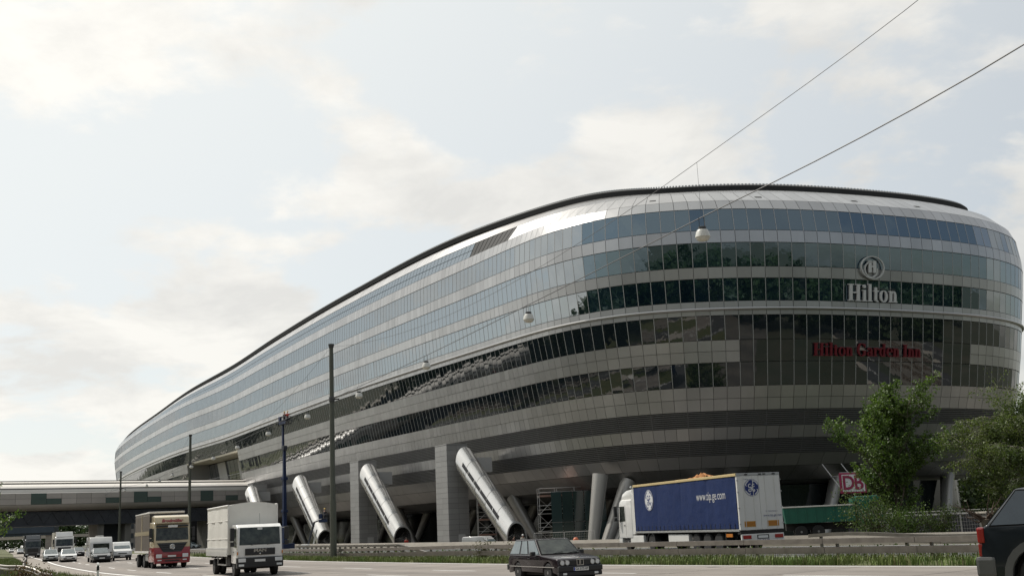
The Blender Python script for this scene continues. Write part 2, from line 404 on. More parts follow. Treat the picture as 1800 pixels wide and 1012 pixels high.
PLAN = [(62.3,142.3,1,.95,.1),(47.4,133.8,1,1,.45),(32.4,128,1,1,.85),(19.2,126.3,1,1,1.2),(12.6,127.6,.9,1,1.05),(6.4,132.4,.6,.8,.65),(-8.3,155.6,.12,.1,.05),(-30,193.2,0,0,0),(-52,235,0,0,.05),(-70,270,0,0,.55),(-91,306,0,.02,1.4),(-114,351,.05,.04,2.2),(-138,401,.35,.06,2.1),
        (-152,432,.7,.1,2.0),(-162.5,458,.95,.15,2.0),(-166,478,1,.15,2.0),(-159,498,1,.1,2),(-138,508,1,.2,2),(-112,490,.8,.2,2),(-95,455,.4,.1,2),(-66,400,.1,.1,1.5),(-30,330,0,0,.8),(-10,290,0,0,.2),(18,240,0,0,0),(40,205,.3,.2,0),(58,184,.8,.4,0),(70.3,168,1,.5,0),(71.6,154.5,1,.55,0)]
def pane_step(p):     # panes are wider round the blunt end than along the flank
    return 1.0 / (1.73 if (p[0] > 5.5 and p[1] < 175) else (1.15 if p[1] < 500 and p[0] < 5.5 + 0 * p[1] and p[1] < -1.75 * (p[0] - 105) else 2.5))
PL = catmull(PLAN, 1.0, closed=True, smooth=14, wf=pane_step)
NC = len(PL)
_t = np.roll(PL[:, :2], -1, 0) - np.roll(PL[:, :2], 1, 0)
for _ in range(6): _t = (np.roll(_t, 1, 0) + 2 * _t + np.roll(_t, -1, 0)) / 4
_t /= np.linalg.norm(_t, axis=1)[:, None]
INW = np.stack([_t[:, 1], -_t[:, 0]], 1)
if (INW[10] @ (np.array([-50, 300]) - PL[10, :2])) < 0: INW = -INW
# level table: z, inward offset on the straight flank, inward offset at the rounded ends
LV = [(4.55, 17, 23), (4.7, 9.8, 14.5), (5.7, 5.9, 9.6), (7.3, 4.0, 6.6), (8.7, 3.2, 5.4), (10.4, 2.9, 4.6), (11.8, 2.7, 4.0), (13.6, 2.4, 3.4), (14.95, 2.2, 3.0), (16.3, 2.0, 2.6), (19.0, 1.4, 2.1), (21.5, .95, 1.6),
      (24.3, .32, 1.15), (25.0, .27, 1.05), (25.9, .22, .95), (28.5, .08, .55), (29.8, .03, .35), (32.6, 0, 0), (34.05, 0, 0), (36.7, 0.05, .35), (38.2, .22, 1.2), (40.4, .85, 4.2), (41.9, 1.9, 7.6), (42.7, 3.0, 9.6)]
LZ = [a[0] for a in LV]; LS = [a[1] for a in LV]; LN = [a[2] for a in LV]
def surf(i, z, out=0.0):
    """point of the skin at (fractional) column i and height z, pushed out by `out` metres"""
    i = i % NC; a = int(i); f = i - a; b = (a + 1) % NC
    p = PL[a] * (1 - f) + PL[b] * f; n = INW[a] * (1 - f) + INW[b] * f
    s = np.interp(z, LZ, LS); e = np.interp(z, LZ, LN); k = min(max((z - 34) / 5, 0), 1)
    o = s + (e - s) * (p[2] * (1 - k) + p[3] * k) - out
    zz = z if z < 36.7 else 36.7 + (z - 36.7) * (1 - p[4] / 6.0)
    return Vector((p[0] + n[0] * o, p[1] + n[1] * o, zz))
# where the columns fall as seen along the front
def col_at(x, y): return int(np.argmin((PL[:, 0] - x) ** 2 + (PL[:, 1] - y) ** 2))
C_TIP = col_at(71.6, 154.5); C_NOTCH0 = col_at(-65.5, 262); C_NOTCH1 = col_at(-89.5, 303); C_LOB0 = col_at(58, 139.6); C_LOB1 = col_at(25.5, 126.8)
C_VENT0 = col_at(-0.5, 143.0); C_VENT1 = col_at(-6.2, 152.2); C_FAR = col_at(-166, 478); C_SKY = col_at(-5.8, 151.5)
FRONT = [(C_TIP - 6 + q) % NC for q in range(((C_FAR + 6) - (C_TIP - 6)) % NC)]
FPOS = {c: q for q, c in enumerate(FRONT)}
def between(c, a, b): return c in FPOS and FPOS[a] <= FPOS[c] < FPOS[b]
notch = lambda c: between(c, C_NOTCH0, C_NOTCH1)
bld = thing('office_building', 'huge silver airport office building with ribbon windows and rounded ends on slanted columns', 'building', (0, 130, -1.15))
inv = Vector((0, -130, 1.15))
def wpart(mb, name, m, **k):
    me = mb.mesh(name, m, **k); me.transform(Matrix.Translation(inv)); return link(name, me, bld)
# dark shell behind the cladding (leaves the notch open)
sh = MB()
for c in range(NC):
    for k in range(len(LV) - 1):
        if notch(c) and 8.6 < LZ[k] < 21.4: continue
        o = -0.16 if k > 1 else -0.25
        sh.quad(surf(c, LZ[k], o), surf(c + 1, LZ[k], o), surf(c + 1, LZ[k + 1], o), surf(c, LZ[k + 1], o))
wpart(sh, 'shell', m_shell, fix=False)
# roof deck inside the rim
rf = MB(); ctr = [surf(c, 42.7, -0.1) for c in range(NC)]
mid = [Vector((PL[c, 0] + INW[c, 0] * 20, PL[c, 1] + INW[c, 1] * 20, 43.6 - PL[c, 4])) for c in range(NC)]
for c in range(NC): rf.quad(ctr[c], ctr[(c + 1) % NC], mid[(c + 1) % NC], mid[c])
rf.add(mid, [tuple(range(NC))])
wpart(rf, 'roof', m_panel, fix=False)
# one cladding cell
def cell(mb, c0, c1, z0, z1, gap=0.035, proud=0.0, jit=0.0, deep=0.14, vgap=None):
    vg = gap if vgap is None else vgap; w_ = gap / 1.36
    j = [random.uniform(-jit, jit) for _ in range(3)]
    def J(a, b): return proud + j[0] * a + j[1] * b
    a, b, y0, y1 = c0 + w_, c1 - w_, z0 + vg, z1 - vg
    f = [surf(a, y0, J(-1, -1)), surf(b, y0, J(1, -1)), surf(b, y1, J(1, 1)), surf(a, y1, J(-1, 1))]
    r_ = [surf(a, y0, proud - deep), surf(b, y0, proud - deep), surf(b, y1, proud - deep), surf(a, y1, proud - deep)]
    return mb.add(f + r_, [(0, 1, 2, 3), (0, 4, 5, 1), (1, 5, 6, 2), (2, 6, 7, 3), (3, 7, 4, 0)])
PX = lambda c: PL[c % NC, 0]
glass_cells, panel_cells = [], []
WROWS = [(34.05, 36.7), (29.8, 32.6), (25.9, 28.5), (21.5, 24.3), (16.3, 19.0)]
PROWS1 = [(36.7, 38.2), (32.6, 34.05), (28.5, 29.8), (25.0, 25.9), (24.3, 25.0), (19.0, 20.25), (20.25, 21.5), (13.6, 14.95), (14.95, 16.3), (10.4, 11.8)]
for c in range(NC):
    fr = c in FPOS
    for z0, z1 in WROWS:
        if notch(c) and z0 < 21.4: continue
        glass_cells.append((c, c + 1, z0, z1, z0 > 25.5))
    for z0, z1 in PROWS1:
        if notch(c) and z1 < 21.6: continue
        if 18.9 < z0 < 21 and between(c, C_LOB0, C_LOB1):
            if z0 == 19.0: glass_cells.append((c, c + 1, 19.0, 21.5, False))
            continue
        panel_cells.append((c, c + 1, z0, z1))
    # shoulder rows
    if fr and FPOS[c] >= FPOS[C_SKY]: glass_cells += [(c, c + 1, 38.2, 39.3, True), (c, c + 1, 39.3, 40.4, True)]
    elif between(c, C_VENT0, C_VENT1): pass
    else: panel_cells.append((c, c + 1, 38.2, 40.4))
    panel_cells.append((c, c + 1, 40.4, 41.9)); panel_cells.append((c, c + 1, 41.9, 42.7))
for c in range(0, NC - 1, 2):
    for z0, z1 in ((7.3, 8.7), (5.7, 7.3), (4.7, 5.7), (4.55, 4.7)):
        if notch(c): continue
        panel_cells.append((c, c + 2, z0, z1))
CAMV = Vector((0, 0, CAM_H))
def apparent(c):
    a, b = surf(c[0], c[2]), surf(c[1], c[3]); m_ = (a + b) / 2; d = m_ - CAMV
    n = INW[int(c[0]) % NC]; cosv = (d.x * n[0] + d.y * n[1]) / d.length
    if cosv <= 0.02 or c[0] not in FPOS: return 0
    return cosv * (c[3] - c[2] + .3) / d.length ** 2
def split(cells, n):
    s = sorted(cells, key=apparent, reverse=True); return s[:n], s[n:]
gi, gr = split(glass_cells, 300); pi_, pr = split(panel_cells, 290)
for cset, nm, m_, m2 in ((gi, 'window_pane', m_glass, m_glassb), (pi_, 'cladding_panel', m_panel, None)):
    for q in cset:
        mb = MB()
        if nm == 'window_pane': cell(mb, q[0], q[1], q[2], q[3], 0.045, -0.012, 0.004, 0.08)
        else: cell(mb, q[0], q[1], q[2], q[3], 0.022, 0.03, 0.005)
        wpart(mb, nm, (m_glassn if PL[q[0] % NC, 0] > 9 else m2) if (m2 and q[4]) else m_, fix=False)
for sel, m_ in ((lambda q: q[4], m_glassb), (lambda q: not q[4], m_glass)):
    mb = MB()
    for q in gr:
        if sel(q): cell(mb, q[0], q[1], q[2], q[3], 0.045, -0.012, 0.004, 0.08)
    tag(wpart(mb, 'window_pane', m_, fix=False), kind='stuff')
mb = MB()
for q in pr: cell(mb, q[0], q[1], q[2], q[3], 0.022, 0.03, 0.005)
tag(wpart(mb, 'cladding_panel', m_panel, fix=False), kind='stuff')
# mullions between the panes
mu = MB()
for c in range(NC):
    if c not in FPOS: continue
    rows = list(WROWS)
    if between(c, C_LOB0, C_LOB1): rows.append((19.0, 21.5))
    for z0, z1 in rows:
        if notch(c) and z0 < 21.4: continue
        w_ = 0.03 / 1.36
        for z in (None,):
            f = [surf(c - w_, z0, .008), surf(c + w_, z0, .008), surf(c + w_, z1, .008), surf(c - w_, z1, .008)]
            b = [surf(c - w_, z0, -.12), surf(c + w_, z0, -.12), surf(c + w_, z1, -.12), surf(c - w_, z1, -.12)]
            mu.add(f + b, [(0, 1, 2, 3), (0, 3, 7, 4), (1, 5, 6, 2)])
tag(wpart(mu, 'mullion', m_mull, fix=False), kind='stuff')
def band(mb, cs, prof):      # prof: closed loop of (z, out) swept along the columns cs
    vs = [surf(c, z, o) for c in cs for z, o in prof]; k = len(prof)
    mb.add(vs, [(a * k + j, a * k + (j + 1) % k, (a + 1) * k + (j + 1) % k, (a + 1) * k + j) for a in range(len(cs) - 1) for j in range(k)] + [tuple(range(k)), tuple(range((len(cs) - 1) * k, len(cs) * k))])
allc = FRONT + [FRONT[-1] + 1]
fr_c = [FRONT[0] + q for q in range(len(FRONT))]
lb = MB(); band(lb, fr_c, [(24.82, .02), (24.86, .30), (25.0, .36), (25.12, .30), (25.16, .02)])
wpart(lb, 'ledge', m_panel, smooth=50)
# louvre bands: dark void with separate slats
segs = []
for (z0, z1) in ((11.8, 13.6), (8.7, 10.4)):
    for k in range(8):
        z = z0 + (k + .5) * (z1 - z0) / 8
        q = 0
        while q < len(FRONT) - 1:
            e = min(q + 8, len(FRONT) - 1)
            if not any(notch(FRONT[x]) for x in range(q, e)): segs.append((q, e, z))
            q = e
segs.sort(key=lambda s: -apparent((FRONT[s[0]], FRONT[s[0]] + 1, s[2] - .1, s[2] + .1)))
rest = MB()
for n_, (q, e, z) in enumerate(segs):
    cs = [FRONT[0] + x for x in range(q, e + 1, 2)]
    if cs[-1] != FRONT[0] + e: cs.append(FRONT[0] + e)
    cs[0] += .02; cs[-1] -= .02
    mb = MB() if n_ < 160 else rest
    band(mb, cs, [(z - .05, .03), (z + .02, .03), (z + .06, -.13), (z - .01, -.13)])
    if n_ < 160: wpart(mb, 'louvre_slat', m_slat)
tag(wpart(rest, 'louvre_slat', m_slat), kind='stuff')
br = MB()
for c in FRONT[::3]:
    if notch(c): continue
    for z0, z1 in ((11.8, 13.6), (8.7, 10.4)):
        w_ = .03
        br.add([surf(c - w_, z0, -.10), surf(c + w_, z0, -.10), surf(c + w_, z1, -.10), surf(c - w_, z1, -.10)], [(0, 1, 2, 3)])
tag(wpart(br, 'louvre_bracket', m_slat, fix=False), kind='stuff')
# roof gutter and the lamella walkway on top
gt = MB()
def rimp(c, dz, o):
    p = surf(c, 42.7, o); p.z += dz; return p
rp = [(-.32, .85), (.28, 1.05), (.40, .9), (.42, -.3), (-.3, -.3)]; vs = [rimp(c, dz, o) for c in fr_c for dz, o in rp]
gt.add(vs, [(a * 5 + j, a * 5 + (j + 1) % 5, (a + 1) * 5 + (j + 1) % 5, (a + 1) * 5 + j) for a in range(len(fr_c) - 1) for j in range(5)])
wpart(gt, 'gutter', m_rim, smooth=40)
ln = MB()
for q in range(len(FRONT)):
    c = FRONT[0] + q
    for h in (0, .33, .66):
        a, b = rimp(c + h, .43, .7), rimp(c + h + .16, .43, .7); a2, b2 = rimp(c + h, .43, -.6), rimp(c + h + .16, .43, -.6)
        a3, b3 = a2.copy(), b2.copy(); a3.z = b3.z = a.z + .4; a1, b1 = a.copy(), b.copy(); a1.z = b1.z = a.z + .2
        ln.hexa([a, b, b2, a2], [a1, b1, b3, a3])
tag(wpart(ln, 'roof_lamella', m_mull, fix=False), kind='stuff')
# vents in the shoulder
vt = list(range(FPOS[C_VENT0], FPOS[C_VENT1]))
for q in vt:
    c = FRONT[0] + q
    mb = MB(); cell(mb, c, c + 1, 38.2, 40.4, .09, -.04, 0, .1, .03); wpart(mb, 'vent', m_dark, fix=False)
for x, y in ((17, 126.6), (30.5, 127.6), (43.5, 132), (53.8, 137)):
    c = col_at(x, y); mb = MB(); a = [surf(c + .25, 38.95, .07), surf(c + .75, 38.95, .07), surf(c + .75, 39.2, .07), surf(c + .25, 39.2, .07)]
    b = [surf(c + .25, 38.95, -.2), surf(c + .75, 38.95, -.2), surf(c + .75, 39.2, -.2), surf(c + .25, 39.2, -.2)]
    mb.hexa(a, b); wpart(mb, 'vent', m_dark)
# the deep notch where the bridge enters
ns = [FRONT[0] + q for q in range(FPOS[C_NOTCH0], FPOS[C_NOTCH1] + 1)]
m_soff = mat('soffit_cream', (0.72, 0.66, 0.54), 0.5)
sf = MB(); band(sf, ns, [(21.1, -.0), (21.5, .05), (21.5, -6.1), (21.15, -6.1)]); wpart(sf, 'notch_soffit', m_soff)
m_recess = mat('recess_panel', (0.55, 0.54, 0.52), 0.5, metal=0.0, island=.08)
bk = MB(); band(bk, ns, [(8.0, -5.8), (21.2, -5.8), (21.2, -6.1), (8.0, -6.1)]); wpart(bk, 'notch_wall', m_dark)
for q, c in enumerate(ns[:-2:3]):
    for z0, z1 in ((9.5, 12.4), (12.5, 15.2), (15.3, 20.9)):
        if z0 > 15 and (q % 5) in (1, 2, 3): 
            mb = MB(); f = [surf(c + .08, z0, -5.65), surf(c + 2.92, z0, -5.65), surf(c + 2.92, z1, -5.65), surf(c + .08, z1, -5.65)]
            b = [surf(c + .08, z0, -5.78), surf(c + 2.92, z0, -5.78), surf(c + 2.92, z1, -5.78), surf(c + .08, z1, -5.78)]
            mb.hexa(f, b); wpart(mb, 'window_pane', m_glass)
        else:
            mb = MB(); f = [surf(c + .04, z0, -5.5), surf(c + 2.96, z0, -5.5), surf(c + 2.96, z1, -5.5), surf(c + .04, z1, -5.5)]
            b = [surf(c + .04, z0, -5.78), surf(c + 2.96, z0, -5.78), surf(c + 2.96, z1, -5.78), surf(c + .04, z1, -5.78)]
            mb.hexa(f, b); wpart(mb, 'recess_panel', m_recess)
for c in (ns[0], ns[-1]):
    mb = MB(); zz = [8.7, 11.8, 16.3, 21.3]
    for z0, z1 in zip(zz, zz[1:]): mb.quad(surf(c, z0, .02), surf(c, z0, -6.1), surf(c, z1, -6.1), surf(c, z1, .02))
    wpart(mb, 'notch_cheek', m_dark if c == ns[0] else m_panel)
bal = MB()
for q, c in enumerate(ns[:-1]): bal.tube(surf(c, 15.3, -.6), surf(c, 16.5, -.6), .03, n=5); bal.tube(surf(c, 16.5, -.6), surf(c + 1, 16.5, -.6), .04, n=5); bal.tube(surf(c, 15.9, -.6), surf(c + 1, 15.9, -.6), .02, n=5)
wpart(bal, 'balcony_rail', m_mull)
# undercroft: dark glass core that stands in for deep shade, and the raking columns that carry the building
m_core = mat('undercroft_shade_glass', (0.015, 0.02, 0.02), 0.08, ior=1.6, island=.3)
m_colm = mat('column_cladding', (0.40, 0.385, 0.36), 0.42, metal=0.45, var=.06, nscale=.4)
core = MB()
cp = [Vector((PL[c, 0] + INW[c, 0] * 25, PL[c, 1] + INW[c, 1] * 25, 0)) for c in range(0, NC, 4)]
for a, b in zip(cp, cp[1:] + cp[:1]): core.quad((a.x, a.y, -1.3), (b.x, b.y, -1.3), (b.x, b.y, 5.2), (a.x, a.y, 5.2))
wpart(core, 'undercroft_shade_wall', m_core, fix=False)
def under(c, o, z): 
    c %= NC; return Vector((PL[c, 0] + INW[c, 0] * o, PL[c, 1] + INW[c, 1] * o, z))
def raking(p0, p1, r0_, r1_):
    mb = MB(); p0, p1 = Vector(p0), Vector(p1)
    d = (p1 - p0).normalized(); a = Vector((d.y, -d.x, 0)); a = Vector((1, 0, 0)) if a.length < .01 else a.normalized(); a = Vector((1,0,0)); b = d.cross(a).normalized(); a = b.cross(d)
    rings = []
    for k in range(7):
        t = k / 6; p = p0.lerp(p1, t); r_ = r0_ + (r1_ - r0_) * t
        rings += [p + a * (r_ * .8 * math.cos(q * math.pi / 7)) + b * (r_ * 1.35 * math.sin(q * math.pi / 7)) for q in range(14)]
    mb.add(rings, [(k * 14 + q, k * 14 + (q + 1) % 14, (k + 1) * 14 + (q + 1) % 14, (k + 1) * 14 + q) for k in range(6) for q in range(14)])
    for k in (2, 4):      # cladding joints
        pa = p0.lerp(p1, k / 6); 
    wpart(mb, 'column', m_colm, smooth=60)
raking((7.9, 134.0, -1.3), (9.35, 134.2, 7.2), .75, 1.15)
raking((9.5, 136.5, -1.3), (12.9, 137.5, 6.4), .8, 1.2)
raking((11.0, 140, -1.3), (16.0, 142, 6.0), .8, 1.2)
for k, c in enumerate(range(FPOS[col_at(-6, 151)], len(FRONT), 17)):
    c = FRONT[c]
    p0, p1 = under(c, 9.0, -1.3), under(c + 3, 7.0, 5.6); raking(p0, p1, .75, 1.1)
    p0, p1 = under(c, 17.0, -1.3), under(c - 4, 18.0, 5.2); raking(p0, p1, .75, 1.0)
# entrance glass screen near the corner
m_screen = mat('screen_glass', (0.03, 0.05, 0.05), 0.06, ior=1.7, island=.2)
for k in range(5):
    a = Vector((3.6 + k * 1.35, 140.5 + k * .1, 0)); b = Vector((3.6 + (k + 1) * 1.35 - .08, 140.5 + (k + 1) * .1, 0))
    mb = MB()
    for z0, z1 in ((-1.25, 1.9), (1.97, 5.6)):
        mb.hexa([(a.x, a.y, z0), (b.x, b.y, z0), (b.x, b.y + .06, z0), (a.x, a.y + .06, z0)], [(a.x, a.y, z1), (b.x, b.y, z1), (b.x, b.y + .06, z1), (a.x, a.y + .06, z1)])
    wpart(mb, 'screen_pane', m_screen)
# ------------------------------------------------------------------ signs on the building
m_sign = mat('sign_white', (0.62, 0.62, 0.60), 0.5)
m_signside = mat('sign_return', (0.10, 0.10, 0.10), 0.6)
m_signred = mat('sign_red', (0.15, 0.006, 0.012), 0.7)
def ring_poly(cx, cz, rx, rz, ix, iz, a0, a1, n=18, ox=0.0):
    """flat ring pieces as quads in (x,z); angles in degrees"""
    q = []
    for k in range(n):
        t0, t1 = R(a0 + (a1 - a0) * k / n), R(a0 + (a1 - a0) * (k + 1) / n)
        P = lambda t, x_, z_, o_: (cx + o_ + x_ * math.cos(t), cz + z_ * math.sin(t))
        q.append([P(t0, rx, rz, 0), P(t1, rx, rz, 0), P(t1, ix, iz, ox), P(t0, ix, iz, ox)])
    return q
def rc(x0, x1, z0, z1): return [[(x0, z0), (x1, z0), (x1, z1), (x0, z1)]]
def slab(x, z, w_=.30, t=.055): return rc(x - w_ / 2, x + w_ / 2, z, z + t)
GLYPH = {
 'H': (rc(.10,.30,0,1) + rc(.62,.82,0,1) + rc(.30,.62,.46,.54) + slab(.20,0,.40) + slab(.20,.945,.40) + slab(.72,0,.40) + slab(.72,.945,.40), .96),
 'I': (rc(.12,.34,0,1) + slab(.23,0,.42) + slab(.23,.945,.42), .48),
 'i': (rc(.10,.28,0,.68) + slab(.19,0,.34) + rc(.02,.12,.62,.68) + ring_poly(.18,.88,.11,.11,0,0,0,360,10), .38),
 'l': (rc(.10,.28,0,1.04) + slab(.19,0,.34) + rc(.02,.12,.985,1.04), .38),
 't': (rc(.12,.30,.06,.86) + rc(.02,.42,.60,.67) + ring_poly(.32,.14,.20,.15,.02,.07,180,300,7), .44),
 'o': (ring_poly(.33,.34,.31,.36,.14,.30,0,360,20), .68),
 'n': (rc(.08,.26,0,.68) + slab(.17,0,.34) + rc(0,.10,.62,.68) + ring_poly(.37,.40,.22,.29,.05,.22,0,150,10) + rc(.42,.59,0,.42) + slab(.50,0,.32), .70),
 'G': (ring_poly(.46,.50,.43,.52,.24,.46,40,330,20) + rc(.62,.82,.06,.42) + rc(.52,.90,.40,.455) + rc(.74,.79,.66,.98), .94),
 'a': (ring_poly(.24,.19,.22,.20,.07,.13,20,340,14) + rc(.36,.53,.05,.48) + ring_poly(.30,.46,.23,.23,.07,.17,0,170,9) + rc(.45,.62,0,.055), .64),
 'r': (rc(.08,.26,0,.68) + slab(.18,0,.36) + rc(0,.10,.62,.68) + ring_poly(.36,.46,.16,.23,.04,.14,10,140,7) + ring_poly(.46,.56,.09,.09,0,0,0,360,8), .54),
 'd': (ring_poly(.31,.34,.29,.36,.13,.29,40,320,18) + rc(.40,.58,0,1.02) + rc(.54,.66,0,.055) + rc(.30,.42,.965,1.02), .70),
 'e': (ring_poly(.32,.34,.30,.36,.13,.30,0,315,18) + rc(.14,.60,.34,.40), .64)}
def sign_letters(word, c_mid, z0, cap, root, m_, parent_loc, depth=.22, track=.02, outw=.12):
    width = sum(GLYPH[ch][1] + track if ch != ' ' else .34 for ch in word) * cap
    def loc_on(u):      # metres right of the middle
        c = c_mid - u / 1.73
        p = surf(c, z0 + cap / 2, outw); q = surf(c - .35, z0 + cap / 2, outw); return p, (q - p).normalized()
    lo, hi = surf(c_mid, z0), surf(c_mid, z0 + cap); up = (hi - lo).normalized()
    u = -width / 2
    for ch in word:
        if ch == ' ': u += .34 * cap; continue
        polys, adv = GLYPH[ch]; mb = MB()
        for k, q in enumerate(polys):
            d0 = depth + .0015 * (k % 3)
            mb.hexa([(q[0][0]*cap, 0, q[0][1]*cap), (q[1][0]*cap, 0, q[1][1]*cap), (q[2][0]*cap, 0, q[2][1]*cap), (q[3][0]*cap, 0, q[3][1]*cap)],
                    [(q[0][0]*cap, -d0, q[0][1]*cap), (q[1][0]*cap, -d0, q[1][1]*cap), (q[2][0]*cap, -d0, q[2][1]*cap), (q[3][0]*cap, -d0, q[3][1]*cap)])
        p, xd = loc_on(u + adv * cap / 2)
        o = mb.build('letter', m_, root)
        yd = up.cross(xd).normalized(); u2 = xd.cross(yd)
        Mx = Matrix((xd, yd, u2)).transposed().to_4x4(); Mx.translation = p - xd * adv * cap / 2 - u2 * cap / 2 - Vector(parent_loc); o.matrix_local = Mx
        u += (adv + track) * cap
c_h = col_at(42.6, 131.5) - .4
loc = surf(c_h, 26.0)
hs = thing('hotel_sign', 'white Hilton letters under an oval H emblem on the dark ribbon windows', 'sign', loc)
sign_letters('Hilton', c_h, 25.95, 2.0, hs, m_sign, loc, track=.03)
mb = MB()
for q in ring_poly(0, 0, 1.75, 1.38, 1.62, 1.27, 150, 510, 40) + ring_poly(-.25, -.25, .98, .98, .85, .85, 80, 372, 28) + rc(-.62, -.18, -.62, .82) + rc(.06, .5, -.62, .82) + rc(-.18, .06, .02, .2):
    mb.hexa([(a, 0, b) for a, b in q], [(a, -.2, b) for a, b in q])
pz = 29.95; p = surf(c_h + .1, pz, .2); xd = (surf(c_h - .35, pz, .2) - p).normalized(); up = (surf(c_h, pz + 1) - surf(c_h, pz - 1)).normalized()
o = mb.build('emblem', m_sign, hs); yd = up.cross(xd).normalized(); u2 = xd.cross(yd); Mx = Matrix((xd, yd, u2)).transposed().to_4x4(); Mx.translation = p - loc; o.matrix_local = Mx
mb = MB()
for z in (26.3, 27.5): band(mb, [c_h - 2.0, c_h - 1, c_h, c_h + 1, c_h + 2.0], [(z, .05), (z, .11), (z + .06, .11), (z + .06, .05)])
me = mb.mesh('support_rail', m_signside); me.transform(Matrix.Translation(-loc)); link('support_rail', me, hs)
c_g = col_at(42.0, 131.2) - .1
loc = surf(c_g, 19.6)
gs = thing('hotel_sign', 'long dark red Hilton Garden Inn lettering low on the black glass', 'sign', loc)
sign_letters('Hilton Garden Inn', c_g, 19.55, 1.5, gs, m_signred, loc, depth=.2, track=.03, outw=.1)
mb = MB()
for z in (19.75, 20.6): band(mb, [c_g + q for q in np.linspace(-4.2, 4.2, 9)], [(z, .02), (z, .09), (z + .07, .09), (z + .07, .02)])
me = mb.mesh('support_rail', m_signside); me.transform(Matrix.Translation(-loc)); link('support_rail', me, gs)
# railway sign hung on the belly
m_dbred = mat('sign_maroon', (0.30, 0.02, 0.07), 0.45); m_dbw = mat('sign_panel_white', (0.72, 0.70, 0.70), 0.4)
db = thing('railway_sign', 'white and maroon railway sign with DB letters half hidden by a tree', 'sign', (36.2, 125.8, 3.6), R(16))
mb = MB(); mb.box(-1.6, 1.6, -.2, 0.05, 0, 2.25); mb.build('sign_box', m_dbred, db, bevel=.12, bseg=3)
mb = MB(); mb.box(-1.38, 1.38, -.225, -.19, .2, 2.05); mb.build('sign_face', m_dbw, db, bevel=.05)
for s_, x0 in (('D', -.62), ('B', .62)):
    put_text('letter', s_, 2.1, m_dbred, db, (x0, -.25, 1.1), (1, 0, 0), depth=.015, bold=.045)
mb = MB()
for x in (-1.2, 1.2): mb.box(x - .06, x + .06, .05, 2.2, 1.9, 2.02); mb.tube((x, .1, .3), (x, 3.8, 3.4), .06)
mb.box(-1.5, 1.5, -.1, 0, 2.27, 2.33); mb.build('bracket', m_mull, db)

# ------------------------------------------------------------------ link bridge over the motorway
BA, BB = Vector((-101.5, 223, 0)), Vector((-61.0, 259, 0)); BX = (BB - BA).normalized(); BN = Vector((BX.y, -BX.x, 0))   # BN towards camera
m_bpan = mat('bridge_panel', (0.52, 0.48, 0.445), 0.45, metal=0.1, island=.09, var=.06, nscale=.4, stretch=(1,1,.3))
m_broof = mat('bridge_roof', (0.76, 0.72, 0.66), 0.35, metal=0.0, var=.05, nscale=.3)
m_bglass = mat('bridge_glass', (0.10, 0.14, 0.125), 0.15, ior=1.5)
m_gird = mat('bridge_girder', (0.05, 0.055, 0.065), 0.7, var=.2, nscale=.3)
br_ = thing('link_bridge', 'silver tube shaped link bridge with scattered green windows crossing the motorway', 'bridge', BA)
def bp(s, n, z): return BX * s + BN * n + Vector((0, 0, z))
S0, S1 = -75.0, 56.0
def bsweep(prof, s0=S0, s1=S1, close=True):
    mb = MB(); k = len(prof); vs = [bp(s0, n, z) for n, z in prof] + [bp(s1, n, z) for n, z in prof]
    return mb.add(vs, [(j, (j + 1) % k, k + (j + 1) % k, k + j) for j in range(k if close else k - 1)] + ([tuple(range(k)), tuple(range(k, 2 * k))] if close else []))
bsweep([(.0, 10.0), (.02, 12.2), (-9, 12.2), (-9, 10.0)]).build('core', m_shell, br_)
arc_top = [(.1, 12.25), (0, 12.7), (-.35, 13.2), (-1.0, 13.65), (-2.0, 13.95), (-3.4, 14.1)]
bsweep(arc_top + [(-3.4, 13.9), (-1.2, 13.4), (-.2, 12.25)]).build('roof', m_broof, br_, smooth=40)
bsweep([(-3.45, 14.13), (-3.45, 14.42), (-6.5, 14.85), (-9, 14.6), (-9, 13.9), (-3.45, 13.9)]).build('roof', m_broof, br_, smooth=40)
bsweep([(-3.38, 14.1), (-3.38, 14.28), (-3.5, 14.28), (-3.5, 14.1)]).build('gutter', m_rim, br_)
bsweep([(-.2, 12.9), (-.1, 13.1), (-.28, 13.18), (-.35, 13.0)]).build('gutter', m_rim, br_)
bsweep([(-5.6, 14.6), (-5.6, 14.9), (-5.75, 14.9), (-5.75, 14.6)]).build('gutter', m_rim, br_)
bsweep([(.08, 9.95), (-.05, 9.6), (-.5, 9.2), (-1.4, 8.8), (-2.6, 8.6), (-8, 8.6), (-8.8, 9.95)]).build('belly', m_bpan, br_, smooth=40)
GU, GL_ = {-17, -8, 2, 14, 22, 26, 30}, {-17, -16, -7, -3, 3, 4, 9, 14, 18, 24, 2 + 8}
GU = {-9, -6, 0 + 2, 8 + 3, 11 + 5, 14 + 5, 20}; 
# windows where the photograph shows them: k-th 3 m bay from BA
GUP = {2, 9, 14, 18}; GLO = {2, 3, 7, 9, 10, 14, 16, 19, -3, -4, -9, -12}; GUP |= {-4, -10, -15}
for k in range(int(S0 / 3), int(S1 / 3)):
    for row, (z0, z1) in enumerate(((11.12, 12.2), (10.0, 11.08))):
        gl = k in (GUP if row == 0 else GLO)
        mb = MB(); o_ = .05 if not gl else .0
        mb.hexa([bp(k*3+.03, -.0, z0), bp(k*3+2.97, 0, z0), bp(k*3+2.97, .1 + o_, z0 + .0), bp(k*3+.03, .1 + o_, z0)], [bp(k*3+.03, 0, z1), bp(k*3+2.97, 0, z1), bp(k*3+2.97, .1 + o_, z1), bp(k*3+.03, .1 + o_, z1)])
        mb.build('window_pane' if gl else 'side_panel', m_bglass if gl else m_bpan, br_)
bsweep([(-1.6, 6.1), (-1.6, 8.57), (-7.5, 8.57), (-7.5, 6.1)]).build('girder', m_gird, br_)
